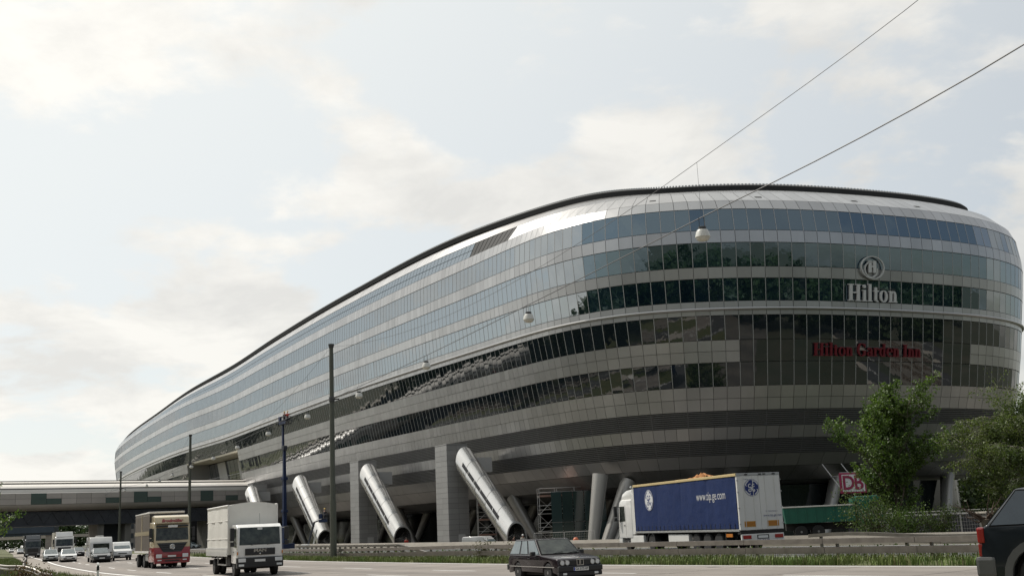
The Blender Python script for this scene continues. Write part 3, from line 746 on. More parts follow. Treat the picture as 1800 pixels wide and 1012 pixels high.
bsweep([(-1.3, 5.75), (-1.3, 6.1), (-7.8, 6.1), (-7.8, 5.75)]).build('girder', m_gird, br_)
for k in range(-24, 18):     # diagonal stiffeners of the girder
    mb = MB(); s = k * 3.1; mb.tube(bp(s, -1.55, 6.2), bp(s + 1.55, -1.55, 8.5), .09, n=5); mb.tube(bp(s + 1.55, -1.55, 8.5), bp(s + 3.1, -1.55, 6.2), .09, n=5); mb.build('girder_brace', m_gird, br_)
m_pier = mat('pier_concrete', (0.22, 0.21, 0.19), 0.9, var=.2, nscale=.6, stretch=(1, 1, .3))
for s, w_ in ((21.0, 1.3), (26.8, 1.3), (45.5, 1.6), (50.5, 1.6), (54.0, 1.2), (-30, 1.5), (-36, 1.5)):
    mb = MB(); mb.hexa([bp(s - w_/2, -7, -1.3), bp(s + w_/2, -7, -1.3), bp(s + w_/2, -2, -1.3), bp(s - w_/2, -2, -1.3)], [bp(s - w_/2, -7, 5.75), bp(s + w_/2, -7, 5.75), bp(s + w_/2, -2, 5.75), bp(s - w_/2, -2, 5.75)])
    mb.build('pier', m_pier, br_, bevel=.05)
mb = MB(); mb.hexa([bp(21.7, -6, -1.3), bp(26.1, -6, -1.3), bp(26.1, -5, -1.3), bp(21.7, -5, -1.3)], [bp(21.7, -6, 5.74), bp(26.1, -6, 5.74), bp(26.1, -5, 5.74), bp(21.7, -5, 5.74)]); mb.build('pier_wall', m_gird, br_)
mb = MB(); mb.hexa([bp(40, -12, -1.3), bp(57, -12, -1.3), bp(57, -11.5, -1.3), bp(40, -11.5, -1.3)], [bp(40, -12, 8), bp(57, -12, 8), bp(57, -11.5, 8), bp(40, -11.5, 8)]); mb.build('abutment_wall', m_gird, br_)
# bridge lamps: two round ball lights on the roof edge
# far road bridge
m_blue = mat('bridge_steel_blue', (0.045, 0.065, 0.09), 0.6, var=.15, nscale=.2)
FA = Vector((-134, 330, 0)); fb = thing('road_bridge', 'dark blue steel road bridge seen under the silver tube bridge', 'bridge', FA)
FX = Vector((-.86, -.2, 0)).normalized(); FN = Vector((-FX.y, FX.x, 0)); FN = -FN if FN.y > 0 else FN
def fp(s, n, z): return FX * s + FN * n + Vector((0, 0, z))
for nm, (n0, n1, z0, z1), m_ in (('girder', (-8, 0, 5.6, 8.3), m_blue), ('deck', (-8.6, .5, 8.3, 8.8), m_conc), ('girder', (-7, -.6, 4.9, 5.6), m_blue)):
    mb = MB(); mb.hexa([fp(0, n0, z0), fp(110, n0, z0), fp(110, n1, z0), fp(0, n1, z0)], [fp(0, n0, z1), fp(110, n0, z1), fp(110, n1, z1), fp(0, n1, z1)]); mb.build(nm, m_, fb)
for s in (1.2, 46):
    mb = MB(); mb.hexa([fp(s - 1.2, -7, -1.2), fp(s + 1.2, -7, -1.2), fp(s + 1.2, -1, -1.2), fp(s - 1.2, -1, -1.2)], [fp(s - 1.2, -7, 4.9), fp(s + 1.2, -7, 4.9), fp(s + 1.2, -1, 4.9), fp(s - 1.2, -1, 4.9)]); mb.build('pier', m_conc, fb)
mb = MB()
for s in range(0, 110, 3): mb.tube(fp(s, .3, 8.8), fp(s, .3, 9.8), .05, n=5)
mb.tube(fp(0, .3, 9.8), fp(110, .3, 9.8), .05, n=5); mb.build('railing', m_mull, fb)
# second far flat bridge deck and buildings at the end of the road
m_farw = mat('far_render', (0.33, 0.31, 0.29), 0.9, var=.1, nscale=.2)
m_farwin = mat('far_window', (0.05, 0.06, 0.07), 0.2)
f2 = thing('road_bridge', 'thin pale flyover deck at the far end of the motorway', 'bridge', (-230, 520, 0))
mb = MB(); mb.box(-90, 105, -5, 5, 5.2, 6.4); mb.build('deck', m_conc, f2)
for x in (-60, -20, 20, 60, 95): mb = MB(); mb.box(x - .9, x + .9, -3, 3, -1.2, 5.2); mb.build('pier', m_pier, f2)
def block(x, y, w_, d_, h, rz, label, m_, floors, cols):
    t = thing('apartment_block', label, 'building', (x, y, -1.15), rz)
    mb = MB(); mb.box(-w_/2, w_/2, -d_/2, d_/2, 0, h); mb.build('wall', m_, t)
    mb = MB(); mb.box(-w_/2 - .3, w_/2 + .3, -d_/2 - .3, d_/2 + .3, h, h + .5); mb.build('roof', m_rim, t)
    ww = MB(); ww.box(-.8, .8, -.06, .06, 0, 1.6); me = ww.mesh('window', m_farwin)
    for f in range(floors):
        for c in range(cols): link('window', me, t, (-w_/2 + (c + .5) * w_ / cols, -d_/2 - .03, 1.2 + f * 3.1))
block(-138, 392, 13, 11, 14.0, R(15), 'grey apartment block seen far off under the right end of the bridge', m_farw, 4, 5)
block(-127, 400, 8, 10, 12.5, R(15), 'narrow beige block beside the grey apartment block under the bridge', m_conc, 4, 3)

# ------------------------------------------------------------------ stair towers and tubes in front of the flank
FT, FI = Vector((-.49, .872, 0)), Vector((.872, .49, 0))
m_tow = mat('tower_tile', (0.34, 0.335, 0.325), 0.5, metal=0.25, island=.07)
def tower(x, y, label):
    t = thing('lift_tower', label, 'tower', (x, y, -1.15), math.atan2(FT.y, FT.x), 'stair and lift towers along the flank')
    a, b, h = 3.6, 2.95, 13.8       # local x runs along the flank (away), local -y runs inwards
    mb = MB(); mb.box(.06, a - .06, -b + .06, -.06, 0, h - .05); mb.build('core', m_shell, t)
    A = MB(); A.box(0, a / 2 - .02, -.05, .03, 0, .66); ma = A.mesh('wall_panel', m_tow)
    B = MB(); B.box(-.03, .05, -b / 2 + .02, 0, 0, .66); mb_ = B.mesh('wall_panel', m_tow)
    for k in range(20):
        z = k * .685
        for q in range(2):
            link('wall_panel', ma, t, (.02 + q * a / 2, 0, z)); link('wall_panel', mb_, t, (0, -.03 - q * b / 2, z)); 
    C_ = MB(); C_.box(-.05, a + .05, -b - .03, .05, 13.72, 13.85); C_.build('coping', m_tow, t)
    D = MB(); D.box(.2, a - .2, -b - .05, -b + .05, 0, 13.7); D.build('wall_panel', m_tow, t)
    D = MB(); D.box(-.045, -.02, -2.3, -1.3, 0, 2.15); D.build('door', m_recess, t)
    return t
tower(-9.53, 150.0, 'tallest looking grey tiled tower beside the longest silver stair tube')
tower(-25.13, 178.0, 'middle grey tiled tower standing between two silver stair tubes')
tower(-56.2, 240.5, 'small looking grey tiled tower at the bridge end')
m_tube = mat('tube_steel', (0.72, 0.70, 0.67), 0.26, metal=0.92, var=.04, nscale=.6, island=.04)
m_slot = mat('slot_glass', (0.012, 0.012, 0.012), 0.25)
def stair_tube(p0, p1, label, r=1.5, n=28):
    p0, p1 = Vector(p0), Vector(p1)       # top, mouth
    t = thing('stair_tube', label, 'stair tube', (p1.x, p1.y, p1.z - 1.6), 0, 'slanting stair tubes along the flank')
    o = Vector(t.location); d = p1 - p0; L = d.length; hd = Vector((d.x, d.y, 0)).normalized(); sd_ = Vector((hd.y, -hd.x, 0))
    if sd_.y > 0: sd_ = -sd_           # towards the camera
    kz = 1.0 / (Vector((d.x, d.y, 0)).length / L)
    def ring(f, rr):
        c = p0 + d * f - o
        return [c + sd_ * (rr * math.cos(a)) + Vector((0, 0, 1)) * (rr * math.sin(a) * kz) for a in (2 * math.pi * q / n for q in range(n))]
    NS = 5; f1 = 1.0
    for k in range(NS):
        a, b = k / NS + .002, (k + 1) / NS - .002
        mb = MB(); vs = []
        st = 3
        for q in range(st + 1): vs += ring(a + (b - a) * q / st, r)
        for q in range(st + 1): vs += ring(b - (b - a) * q / st, r - .12)
        m2 = 2 * (st + 1)
        mb.add(vs, [(i * n + j, i * n + (j + 1) % n, ((i + 1) % m2) * n + (j + 1) % n, ((i + 1) % m2) * n + j) for i in range(m2) for j in range(n)])
        mb.build('tube_segment', m_tube, t, smooth=50)
    mb = MB(); mb.add(ring(0.003, r - .05), [tuple(range(n))]); mb.build('end_cap', m_tube, t)
    mb = MB(); mb.add(ring(0.02, r - .2) + ring(.80, r - .2), [(j, (j + 1) % n, n + (j + 1) % n, n + j) for j in range(n)]); mb.add(ring(.80, r - .2), [tuple(range(n))]); mb.build('lining', m_dark, t)
    mb = MB(); vs = ring(.995, r + .02) + ring(1.0, r + .02) + ring(1.0, r - .14) + ring(.985, r - .14)
    mb.add(vs, [(i * n + j, i * n + (j + 1) % n, ((i + 1) % 4) * n + (j + 1) % n, ((i + 1) % 4) * n + j) for i in range(4) for j in range(n)]); mb.build('mouth_rim', m_mull, t, smooth=50)
    # the slot window, in panes
    NP = 6; a0, a1 = R(18), R(33)
    for k in range(NP):
        fa, fb_ = .12 + .72 * k / NP + .004, .12 + .72 * (k + 1) / NP - .004
        def pt(f, a, rr): return p0 + d * f - o + sd_ * (rr * math.cos(a)) + Vector((0, 0, 1)) * (rr * math.sin(a) * kz)
        mb = MB()
        mb.hexa([pt(fa, a0, r - .05), pt(fb_, a0, r - .05), pt(fb_, a1, r - .05), pt(fa, a1, r - .05)], [pt(fa, a0, r + .02), pt(fb_, a0, r + .02), pt(fb_, a1, r + .02), pt(fa, a1, r + .02)])
        mb.build('slot_pane', m_slot, t)
    # saddle under the tube and the neck that ties it to the tower
    mb = MB(); c = p0 + d * .04 - o; mb.hexa([c + FI * 0 + Vector((-.3, .3, -.9)), c + FI * 4 + Vector((-.3, .3, -.9)), c + FI * 4 + FT * 1.8 + Vector((0, 0, -.9)), c + FT * 1.8 + Vector((0, 0, -.9))],
       [c + Vector((-.3, .3, 1.0)), c + FI * 4 + Vector((-.3, .3, 1.0)), c + FI * 4 + FT * 1.8 + Vector((0, 0, 1.0)), c + FT * 1.8 + Vector((0, 0, 1.0))]); mb.build('neck', m_recess, t)
    return t
stair_tube((-7.14, 150, 10.2), (-0.75, 141, .25), 'long silver stair tube whose mouth two workers stand in')
stair_tube((-23.44, 177, 10.2), (-17.35, 167.5, .45), 'silver stair tube between the two tiled towers with red figure in its mouth')
stair_tube((-39.58, 206, 10.4), (-33.4, 196, .5), 'silver stair tube partly behind the thick grey pole')
stair_tube((-55.9, 238.5, 10.3), (-50.0, 228, .6), 'short looking silver stair tube rising above the white lorry')

# ------------------------------------------------------------------ lighting poles, lamps and wires over the motorway
m_pole = mat('pole_greengrey', (0.085, 0.09, 0.07), 0.55, metal=.2, var=.12, nscale=1.5)
m_wire = mat('wire', (0.03, 0.03, 0.032), 0.5)
m_lampw = mat('lamp_housing', (0.55, 0.54, 0.50), 0.4); m_lampd = mat('lamp_dark', (0.05, 0.05, 0.05), 0.5); m_lampg = mat('lamp_glass', (0.62, 0.60, 0.55), 0.15)
POLES = [((-13.6, 83.0), 15.6, 'thick grey green lighting pole standing before the tiled towers'), ((-42.6, 147.5), 15.2, 'thin looking lighting pole in front of the bridge windows'), ((-73.0, 209.0), 14.6, 'shortest looking lighting pole by the far end of the bridge')]
LINE = catmull([(14.2, 7.5), (12.6, 20.5), (6.3, 36.3), (.68, 50.1), (-5.06, 63.9), (-10.93, 77.2), (-13.7, 83.2), (-16.8, 89.9), (-22.9, 103.6), (-29.3, 118.2), (-35.5, 132.4), (-42.8, 147.8), (-49.5, 163), (-56, 177.7), (-62.8, 192.5), (-73.2, 209.3), (-90, 246)], 1.0)
for (x, y), h, lab in POLES:
    t = thing('lighting_pole', lab, 'lamp post', (x, y, 0), 0, 'poles carrying the lighting wires')
    mb = MB(); mb.lathe([(.24, -.1), (.235, 4.0), (.20, 4.3), (.15, h - .25)], n=12); mb.build('mast', m_pole, t, smooth=40)
    mb = MB(); mb.lathe([(.16, h - .3), (.22, h - .1), (.22, h), (.05, h + .02)], n=12); mb.build('mast_cap', m_lampd, t, smooth=40)
    mb = MB(); mb.lathe([(.19, 11.3), (.21, 11.35), (.21, 11.65), (.19, 11.7)], n=12); mb.box(.15, .55, -.05, .05, 11.45, 11.55); mb.build('wire_clamp', m_lampd, t)
wl = np.concatenate([[0], np.cumsum(np.linalg.norm(np.diff(LINE, axis=0), axis=1))])
def wpos(s): return Vector((np.interp(s, wl, LINE[:, 0]), np.interp(s, wl, LINE[:, 1]), 0))
def ws(x, y): return wl[int(np.argmin((LINE[:, 0] - x) ** 2 + (LINE[:, 1] - y) ** 2))]
ANCH = [(0.0, 17.2), (ws(-13.6, 83), 15.4), (ws(-42.6, 147.5), 15.0), (ws(-73, 209), 14.4), (wl[-1], 15.5)]
def mess(s):
    for (a, za), (b, zb) in zip(ANCH, ANCH[1:]):
        if a <= s <= b + 1e-6:
            f = (s - a) / (b - a); return za + (zb - za) * f - 4 * 3.3 * f * (1 - f)
    return 15
def wz(s): return 11.55 + (0.45 * max(0, (26 - s) / 20) ** 1.5 * 2 if s < 26 else 0)
mb = MB(); mb.path([wpos(s) + Vector((0, 0, wz(s))) for s in np.arange(0, wl[-1], 2.0)], .019, 5)
tag(mb.build('lighting_cable', m_wire), 'dark straight cable that carries the hanging street lamps', 'cable')
mb = MB(); mb.path([wpos(s) + Vector((0, 0, mess(s))) for s in np.arange(0, wl[-1] - .5, 2.0)], .010, 5)
tag(mb.build('suspension_cable', m_wire), 'thin sagging cable above the lamp cable from pole to pole', 'cable')
lamp_lab = ['largest hanging street lamp in front of the top floor windows', 'hanging street lamp in front of the middle of the ribbon windows', 'hanging street lamp third in size above the tiled tower',
            'hanging street lamp just beside the thick grey pole', 'hanging street lamp just past the thick pole towards the lift basket', 'hanging street lamp close to the lift basket', 'hanging street lamp over the canopy edge of the notch',
            'hanging street lamp over the middle of the notch', 'hanging street lamp next to the thin pole', 'small hanging street lamp just past the thin pole', 'tiny hanging street lamp above the roof edge of the bridge', 'tiny hanging street lamp before the bridge roof', 'tiny hanging street lamp before the pale bridge windows', 'hanging street lamp farthest along the cable']
first = None
spots = [(6.3, 36.3), (.68, 50.1), (-5.06, 63.9), (-10.93, 77.2), (-16.8, 89.9), (-22.9, 103.6), (-29.3, 118.2), (-35.5, 132.4), (-42.0, 146.4), (-49.5, 163), (-56, 177.7), (-62.8, 192.5), (-69.6, 206)]
for k, (x, y) in enumerate(spots):
    s = ws(x, y); p = wpos(s); z = wz(s)
    if first is None:
        t = first = thing('street_lamp', lamp_lab[k], 'street lamp', (p.x, p.y, z - .80), 0, 'street lamps hanging on the cable'); t.scale = (.85, .85, .85)
        mb = MB(); mb.lathe([(.10, .58), (.16, .56), (.16, .47), (.10, .45)], n=14); mb.build('fitting', m_lampd, t, smooth=40)
        mb = MB(); mb.lathe([(.10, .47), (.20, .44), (.25, .36), (.29, .18), (.30, .15), (.27, .14)], n=18); mb.build('housing', m_lampw, t, smooth=35)
        mb = MB(); mb.lathe([(.27, .15), (.25, .07), (.17, .01), (.001, -.01)], n=18); mb.build('diffuser', m_lampg, t, smooth=60)
        mb = MB(); mb.tube((-.1, 0, .56), (-.1, 0, .95), .012, n=5); mb.tube((.1, 0, .56), (.1, 0, .95), .012, n=5); mb.build('hanger', m_wire, t)
    else: dup(first, (p.x, p.y, z - .80), 0, lamp_lab[k])
    zm = mess(s)
    mb = MB(); mb.tube((p.x, p.y, z), (p.x, p.y, zm), .006, n=4); tag(mb.build('dropper_wire', m_wire), 'hair thin vertical wire joining the two cables over ' + ['the largest lamp', 'the second lamp', 'the third lamp', 'the lamp by the thick pole', 'the first lamp past the pole', 'the lamp by the lift basket', 'the lamp at the notch edge', 'the lamp mid notch', 'the lamp at the thin pole', 'the lamp past the thin pole', 'the bridge roof lamp', 'the tiny bridge lamp', 'the last lamp'][k], 'wire', 'dropper wires between the cables')

# ------------------------------------------------------------------ guard rails
m_galv = mat('galvanised', (0.34, 0.31, 0.28), 0.38, metal=.85, var=.18, nscale=2, detail=8)
m_galvd = mat('galvanised_dull', (0.22, 0.20, 0.18), 0.6, metal=.4, var=.25, nscale=2)
def rail(name, label, la, lb, dfun, profs, zfun, post_step, post_h, post_w=.09, sec=4.0, sp_posts=True, m_=None, group=None):
    t = tag(link(name, None), label, 'guard rail', group)
    t.location = epos(la, dfun(la), 0, False); o = Vector(t.location)
    for prof in profs:
        l = la
        while l < lb - .1:
            e = min(l + sec, lb); mb = MB(); ls_ = np.linspace(l + .01, e - .01, 4); k = len(prof)
            vs = [epos(q, dfun(q) + a, z + zfun(q), False) - o for q in ls_ for a, z in prof]
            mb.add(vs, [(i * k + j, i * k + (j + 1) % k, (i + 1) * k + (j + 1) % k, (i + 1) * k + j) for i in range(3) for j in range(k)] + [tuple(range(k)), tuple(range(3 * k, 4 * k))])
            mb.build('beam', m_ or m_galv, t); l = e
    P = MB(); P.box(-post_w / 2, post_w / 2, -.05, .05, -.25, post_h); me = P.mesh('post', m_galvd)
    l = la + .5
    while l < lb:
        p = epos(l, dfun(l) - .1, zfun(l), False) - o; q = link('post', me, t, p); dr = edir(l); q.rotation_euler.z = math.atan2(dr.y, dr.x); l += post_step
    return t
WB = lambda z: [(0, z), (.07, z + .03), (.08, z + .10), (.015, z + .155), (.08, z + .21), (.07, z + .28), (0, z + .31), (-.03, z + .29), (-.03, z + .02)]
BOX = lambda z, h=.17, w_=.15: [(-.05, z), (w_, z), (w_, z + h), (-.05, z + h)]
l_far = lat(-60, 180)[0]; l_left = lat(-17, 87)[0]; l_mid = lat(-5, 65)[0]; l_end = lat(24, 22)[0]
zr = lambda l: 0.05 - .12 * min(max((l_mid - l) / 20, 0), 1)
rail('guard_rail', 'double beam steel guard rail running along the grass strip behind the dark estate car', l_left - 20, l_end, lambda l: -2.0, [BOX(.66, .19, .13), BOX(.30, .24, .05)], zr, 4.0, .8)
rail('guard_rail', 'brown looking guard rail on the verge beside the red lorry', lat(-62, 185)[0], l_left - 20.2, lambda l: -2.0, [WB(.42)], lambda l: -.05, 2.0, .72, m_=m_galvd)
l_t = lat(-8.2, 72)[0]
def zt(l): return .15 - .75 * min(max((l - (l_t - 6)) / 6, 0), 1) ** 1.2
rail('guard_rail', 'rear guard rail with closely set posts that slopes down into the ground', l_left - 14, l_t, lambda l: -4.1, [BOX(.66, .16, .13), BOX(.40, .05, .10)], zt, 1.33, .8, post_w=.28)
l_t2 = lat(-2.0, 63)[0]
rail('guard_rail', 'short pale guard rail ramp dipping behind the main rail near the concrete wall', lat(-7.5, 70)[0], l_t2, lambda l: -4.9, [BOX(.5, .12, .13)], lambda l: .08 - .6 * min(max((l - (l_t2 - 4)) / 4, 0), 1), 2.0, .5)
l_r0, l_r1 = lat(8.8, 45)[0], lat(25, 24)[0]
zw = lambda l: .20 + .07 * math.sin((l - l_r0) * .33 + 1.2) + .05 * math.sin((l - l_r0) * .8)
rail('guard_rail', 'bent and wavy rear guard rail in front of the green tipper lorry', l_r0, l_r1, lambda l: -4.4 + .2 * math.sin(l * .3), [BOX(.62, .13, .12), BOX(.42, .06, .10)], zw, 4.0, .7, sec=3.0)
# rails on the near verge at the left edge of the picture
la_, lb_ = lat(-72, 173)[0], lat(-22, 64)[0]
rail('guard_rail', 'rusty brown guard rail seen from behind along the near edge of the motorway', la_, lb_ + 4, lambda l: 16.2 + 3.0 * max(0, min(1.4, (l - la_) / (lb_ - la_))) ** 2, [WB(.40)], lambda l: -.18, 2.0, .72, m_=m_galvd)
lc_, ld_ = lat(-55, 128)[0], lat(-21, 62)[0]
def dcurve(l): return 20.2 + (0 if l < ld_ - 10 else -(l - ld_ + 10) * .22)
rail('guard_rail', 'steel guard rail curving round at the end of the roadside path', lc_, ld_ - 4, dcurve, [WB(.36)], lambda l: .22 - (0.5 * max(0, (l - ld_ + 8) / 4) ** 2 if l > ld_ - 8 else 0), 2.0, .66)
m_dpost = mat('delineator_white', (0.75, 0.75, 0.72), 0.5); m_black = mat('black_plastic', (0.015, 0.015, 0.016), 0.5)
def delineator(x, y, z, label):
    t = thing('delineator_post', label, 'marker post', (x, y, z), math.atan2(-.85, .5), 'white roadside marker posts')
    mb = MB(); mb.prism([(-.06, 0), (.06, 0), (.06, .9), (-.06, 1.0)], -.05, .05); mb.build('post', m_dpost, t, bevel=.012)
    mb = MB(); mb.prism([(-.064, .55), (.064, .62), (.064, .84), (-.064, .77)], -.054, .054); mb.build('band', m_black, t)
delineator(-21.1, 57.5, .0, 'white marker post with slanted black band beside the road')

# railway behind the viewpoint (seen mirrored in the glass)
m_rail = mat('rail_steel', (.35, .28, .22), .4, metal=.8); m_slp = mat('sleeper', (.20, .17, .14), .9, var=.2, nscale=3)
for d0, lab in ((52.0, 'railway track nearer the motorway on the ballast bed'), (57.0, 'railway track farther from the motorway on the ballast bed')):
    t = thing('railway_track', lab, 'track', tuple(epos(600, d0, .5, False))); o = Vector(t.location)
    for e in (-.75, .75):
        rm_ = ribbon(d0 + e - .05, d0 + e + .05, .78, l0=600, l1=LMAX - 5, step=3); rm_.v = [tuple(Vector(p) - o) for p in rm_.v]; rm_.build('rail', m_rail, t)
    sl_ = MB()
    for l in np.arange(600, LMAX - 5, 1.2):
        p = epos(l, d0, .52, False) - o; dr = edir(l); n_ = Vector((dr.y, -dr.x, 0))
        a, b = p - n_ * 1.3, p + n_ * 1.3; q = dr * .14; up_ = Vector((0, 0, .2))
        sl_.hexa([a - q, b - q, b + q, a + q], [a - q + up_, b - q + up_, b + q + up_, a + q + up_])
    tag(sl_.build('sleeper', m_slp, t), kind='stuff')

# road and sidings past the blunt end, which its glass mirrors
def strip(name, p0, p1, w0, w1, z, m_):
    a, b = Vector(p0 + (z,)), Vector(p1 + (z,)); d = (b - a).normalized(); n_ = Vector((d.y, -d.x, 0)); mb = MB()
    for k in range(20):
        q0, q1 = a.lerp(b, k / 20), a.lerp(b, (k + 1) / 20); mb.quad(q0 + n_ * w0, q1 + n_ * w0, q1 + n_ * w1, q0 + n_ * w1)
    return tag(mb.build(name, m_), kind='structure')
sp0, sp1 = (84.0, 186.0), (300.0, -40.0)
strip('yard_road', sp0, sp1, -26, -15, -1.08, m_asph); strip('pavement', sp0, sp1, -15, -12.5, -1.0, m_conc); strip('yard_road', sp0, sp1, 20, 30, -1.08, m_asph)
strip('edge_line', sp0, sp1, -20.6, -20.4, -1.07, m_white); strip('edge_line', sp0, sp1, 24.9, 25.1, -1.07, m_white); strip('ballast_bed', sp0, sp1, -10, 15, -1.0, m_ballast); strip('pavement', sp0, sp1, 30, 32, -1.0, m_conc)
dsp = (Vector(sp1 + (0,)) - Vector(sp0 + (0,))).normalized(); nsp = Vector((dsp.y, -dsp.x, 0))
for k, off in enumerate((-6.5, -1.5, 4.0, 10.5)):
    t = thing('railway_track', ['siding track closest to the yard road past the building end', 'second siding track past the building end', 'third siding track past the building end', 'outermost siding track past the building end'][k], 'track', Vector(sp0 + (-.98,)) + nsp * off)
    for e in (-.75, .75):
        mb = MB(); a = nsp * e; b = a + dsp * 300; u_ = nsp * .05; mb.hexa([a - u_ + Vector((0,0,.2)), b - u_ + Vector((0,0,.2)), b + u_ + Vector((0,0,.2)), a + u_ + Vector((0,0,.2))], [a - u_ + Vector((0,0,.34)), b - u_ + Vector((0,0,.34)), b + u_ + Vector((0,0,.34)), a + u_ + Vector((0,0,.34))]); mb.build('rail', m_rail, t)
    mb = MB()
    for q in range(240):
        c = dsp * (q * 1.25); u_ = dsp * .16; v_ = nsp * 1.3; h_ = Vector((0, 0, .19)); mb.hexa([c - u_ - v_, c + u_ - v_, c + u_ + v_, c - u_ + v_], [c - u_ - v_ + h_, c + u_ - v_ + h_, c + u_ + v_ + h_, c - u_ + v_ + h_])
    tag(mb.build('sleeper', m_slp, t), kind='stuff')
# ------------------------------------------------------------------ vehicles
m_tyre = mat('tyre', (0.018, 0.018, 0.018), 0.85)
m_rimm = mat('rim_alloy', (0.30, 0.30, 0.30), 0.35, metal=.7)
m_steelw = mat('rim_steel', (0.22, 0.22, 0.22), 0.5, metal=.4)
m_win = mat('car_glass', (0.008, 0.011, 0.012), 0.03, ior=1.5, color2=(.075, .085, .072), nscale=2.4)
m_winl = mat('car_glass_skylit', (0.07, 0.09, 0.095), 0.04, ior=1.8, color2=(.16, .20, .21), nscale=1.3)  # pale mottle puts the reflected sky into the glass colour
m_lamp = mat('headlight', (0.70, 0.72, 0.72), 0.12, ior=1.6, coat=.6)
m_tail = mat('tail_light', (0.32, 0.015, 0.012), 0.2, coat=.5)
m_amber = mat('amber_lens', (0.50, 0.17, 0.02), 0.25)
m_chrome = mat('chrome', (0.62, 0.62, 0.62), 0.15, metal=1.0)
m_plate = mat('number_plate', (0.72, 0.72, 0.70), 0.5)
m_blueb = mat('plate_blue', (0.03, 0.06, 0.35), 0.5)
m_ink = mat('ink_black', (0.02, 0.02, 0.02), 0.6)
m_trim = mat('black_trim', (0.02, 0.02, 0.021), 0.45)
m_rubber = mat('window_rubber', (.006, .006, .006), .9, ior=1.2)
m_winb = mat('car_glass_blue', (.010, .020, .028), .03, ior=1.75, color2=(.03, .043, .054), nscale=1.6)
m_under = mat('underbody', (0.02, 0.019, 0.018), 0.8)
def paint(name, c, metal=.0, rough=.3, coat=.8): return mat(name, c, rough, metal=metal, coat=coat, ior=1.45, var=.10, nscale=1.1, detail=8)
_wheel_cache = {}
def wheel(parent, x, y, r, w_=.2, side=1, spokes=5, rimf=.66, truck=False, both=False):
    key = (r, w_, side, spokes, rimf, truck)
    if key not in _wheel_cache:
        mb = MB(); h = w_ / 2
        mb.lathe([(r * rimf, -h), (r * .93, -h), (r, -h * .7), (r, h * .7), (r * .93, h), (r * rimf, h)], axis='y', n=22)
        ty = mb.mesh('tyre', m_tyre, smooth=40)
        mb = MB(); o = side * h
        mb.lathe([(r * rimf, o * .9), (r * rimf * .9, o * .95), (r * rimf * .85, o * .55), (.001, o * .5)], axis='y', n=20)
        for k in range(spokes):
            a = 2 * math.pi * k / spokes; ca, sa = math.cos(a), math.sin(a); q = .09 * r / .32
            f = lambda u, v, yy: (u * ca - v * sa, yy, u * sa + v * ca)
            mb.hexa([f(0, -q, o * .55), f(r * rimf * .9, -q * .8, o * .55), f(r * rimf * .9, q * .8, o * .55), f(0, q, o * .55)], [f(0, -q, o * .95), f(r * rimf * .9, -q * .8, o * .9), f(r * rimf * .9, q * .8, o * .9), f(0, q, o * .95)])
        mb.lathe([(r * .18, o * .5), (r * .18, o * 1.02), (.001, o * 1.05)], axis='y', n=10)
        rm = mb.mesh('rim', m_steelw if truck else m_rimm, smooth=35)
        _wheel_cache[key] = (ty, rm)
    ty, rm = _wheel_cache[key]
    t = link('wheel', ty, parent, (x, y, r)); link('rim', rm, t); return t
def arc(cx, r, a0=180, a1=0, n=9, z=None, zc=0.0):
    return [(cx + r * math.cos(R(a0 + (a1 - a0) * k / n)), zc + r * math.sin(R(a0 + (a1 - a0) * k / n))) for k in range(n + 1)]
def inset_quad(q, e, out):
    """move the sides of a quad (4 Vectors) in by e metres and push it along its normal"""
    n = (q[1] - q[0]).cross(q[3] - q[0]).normalized(); r_ = []
    for k in range(4):
        p, a, b = q[k], q[(k + 1) % 4], q[k - 1]; da, db = (a - p), (b - p)
        r_.append(p + da.normalized() * min(e, da.length * .45) + db.normalized() * min(e, db.length * .45) + n * out)
    return r_
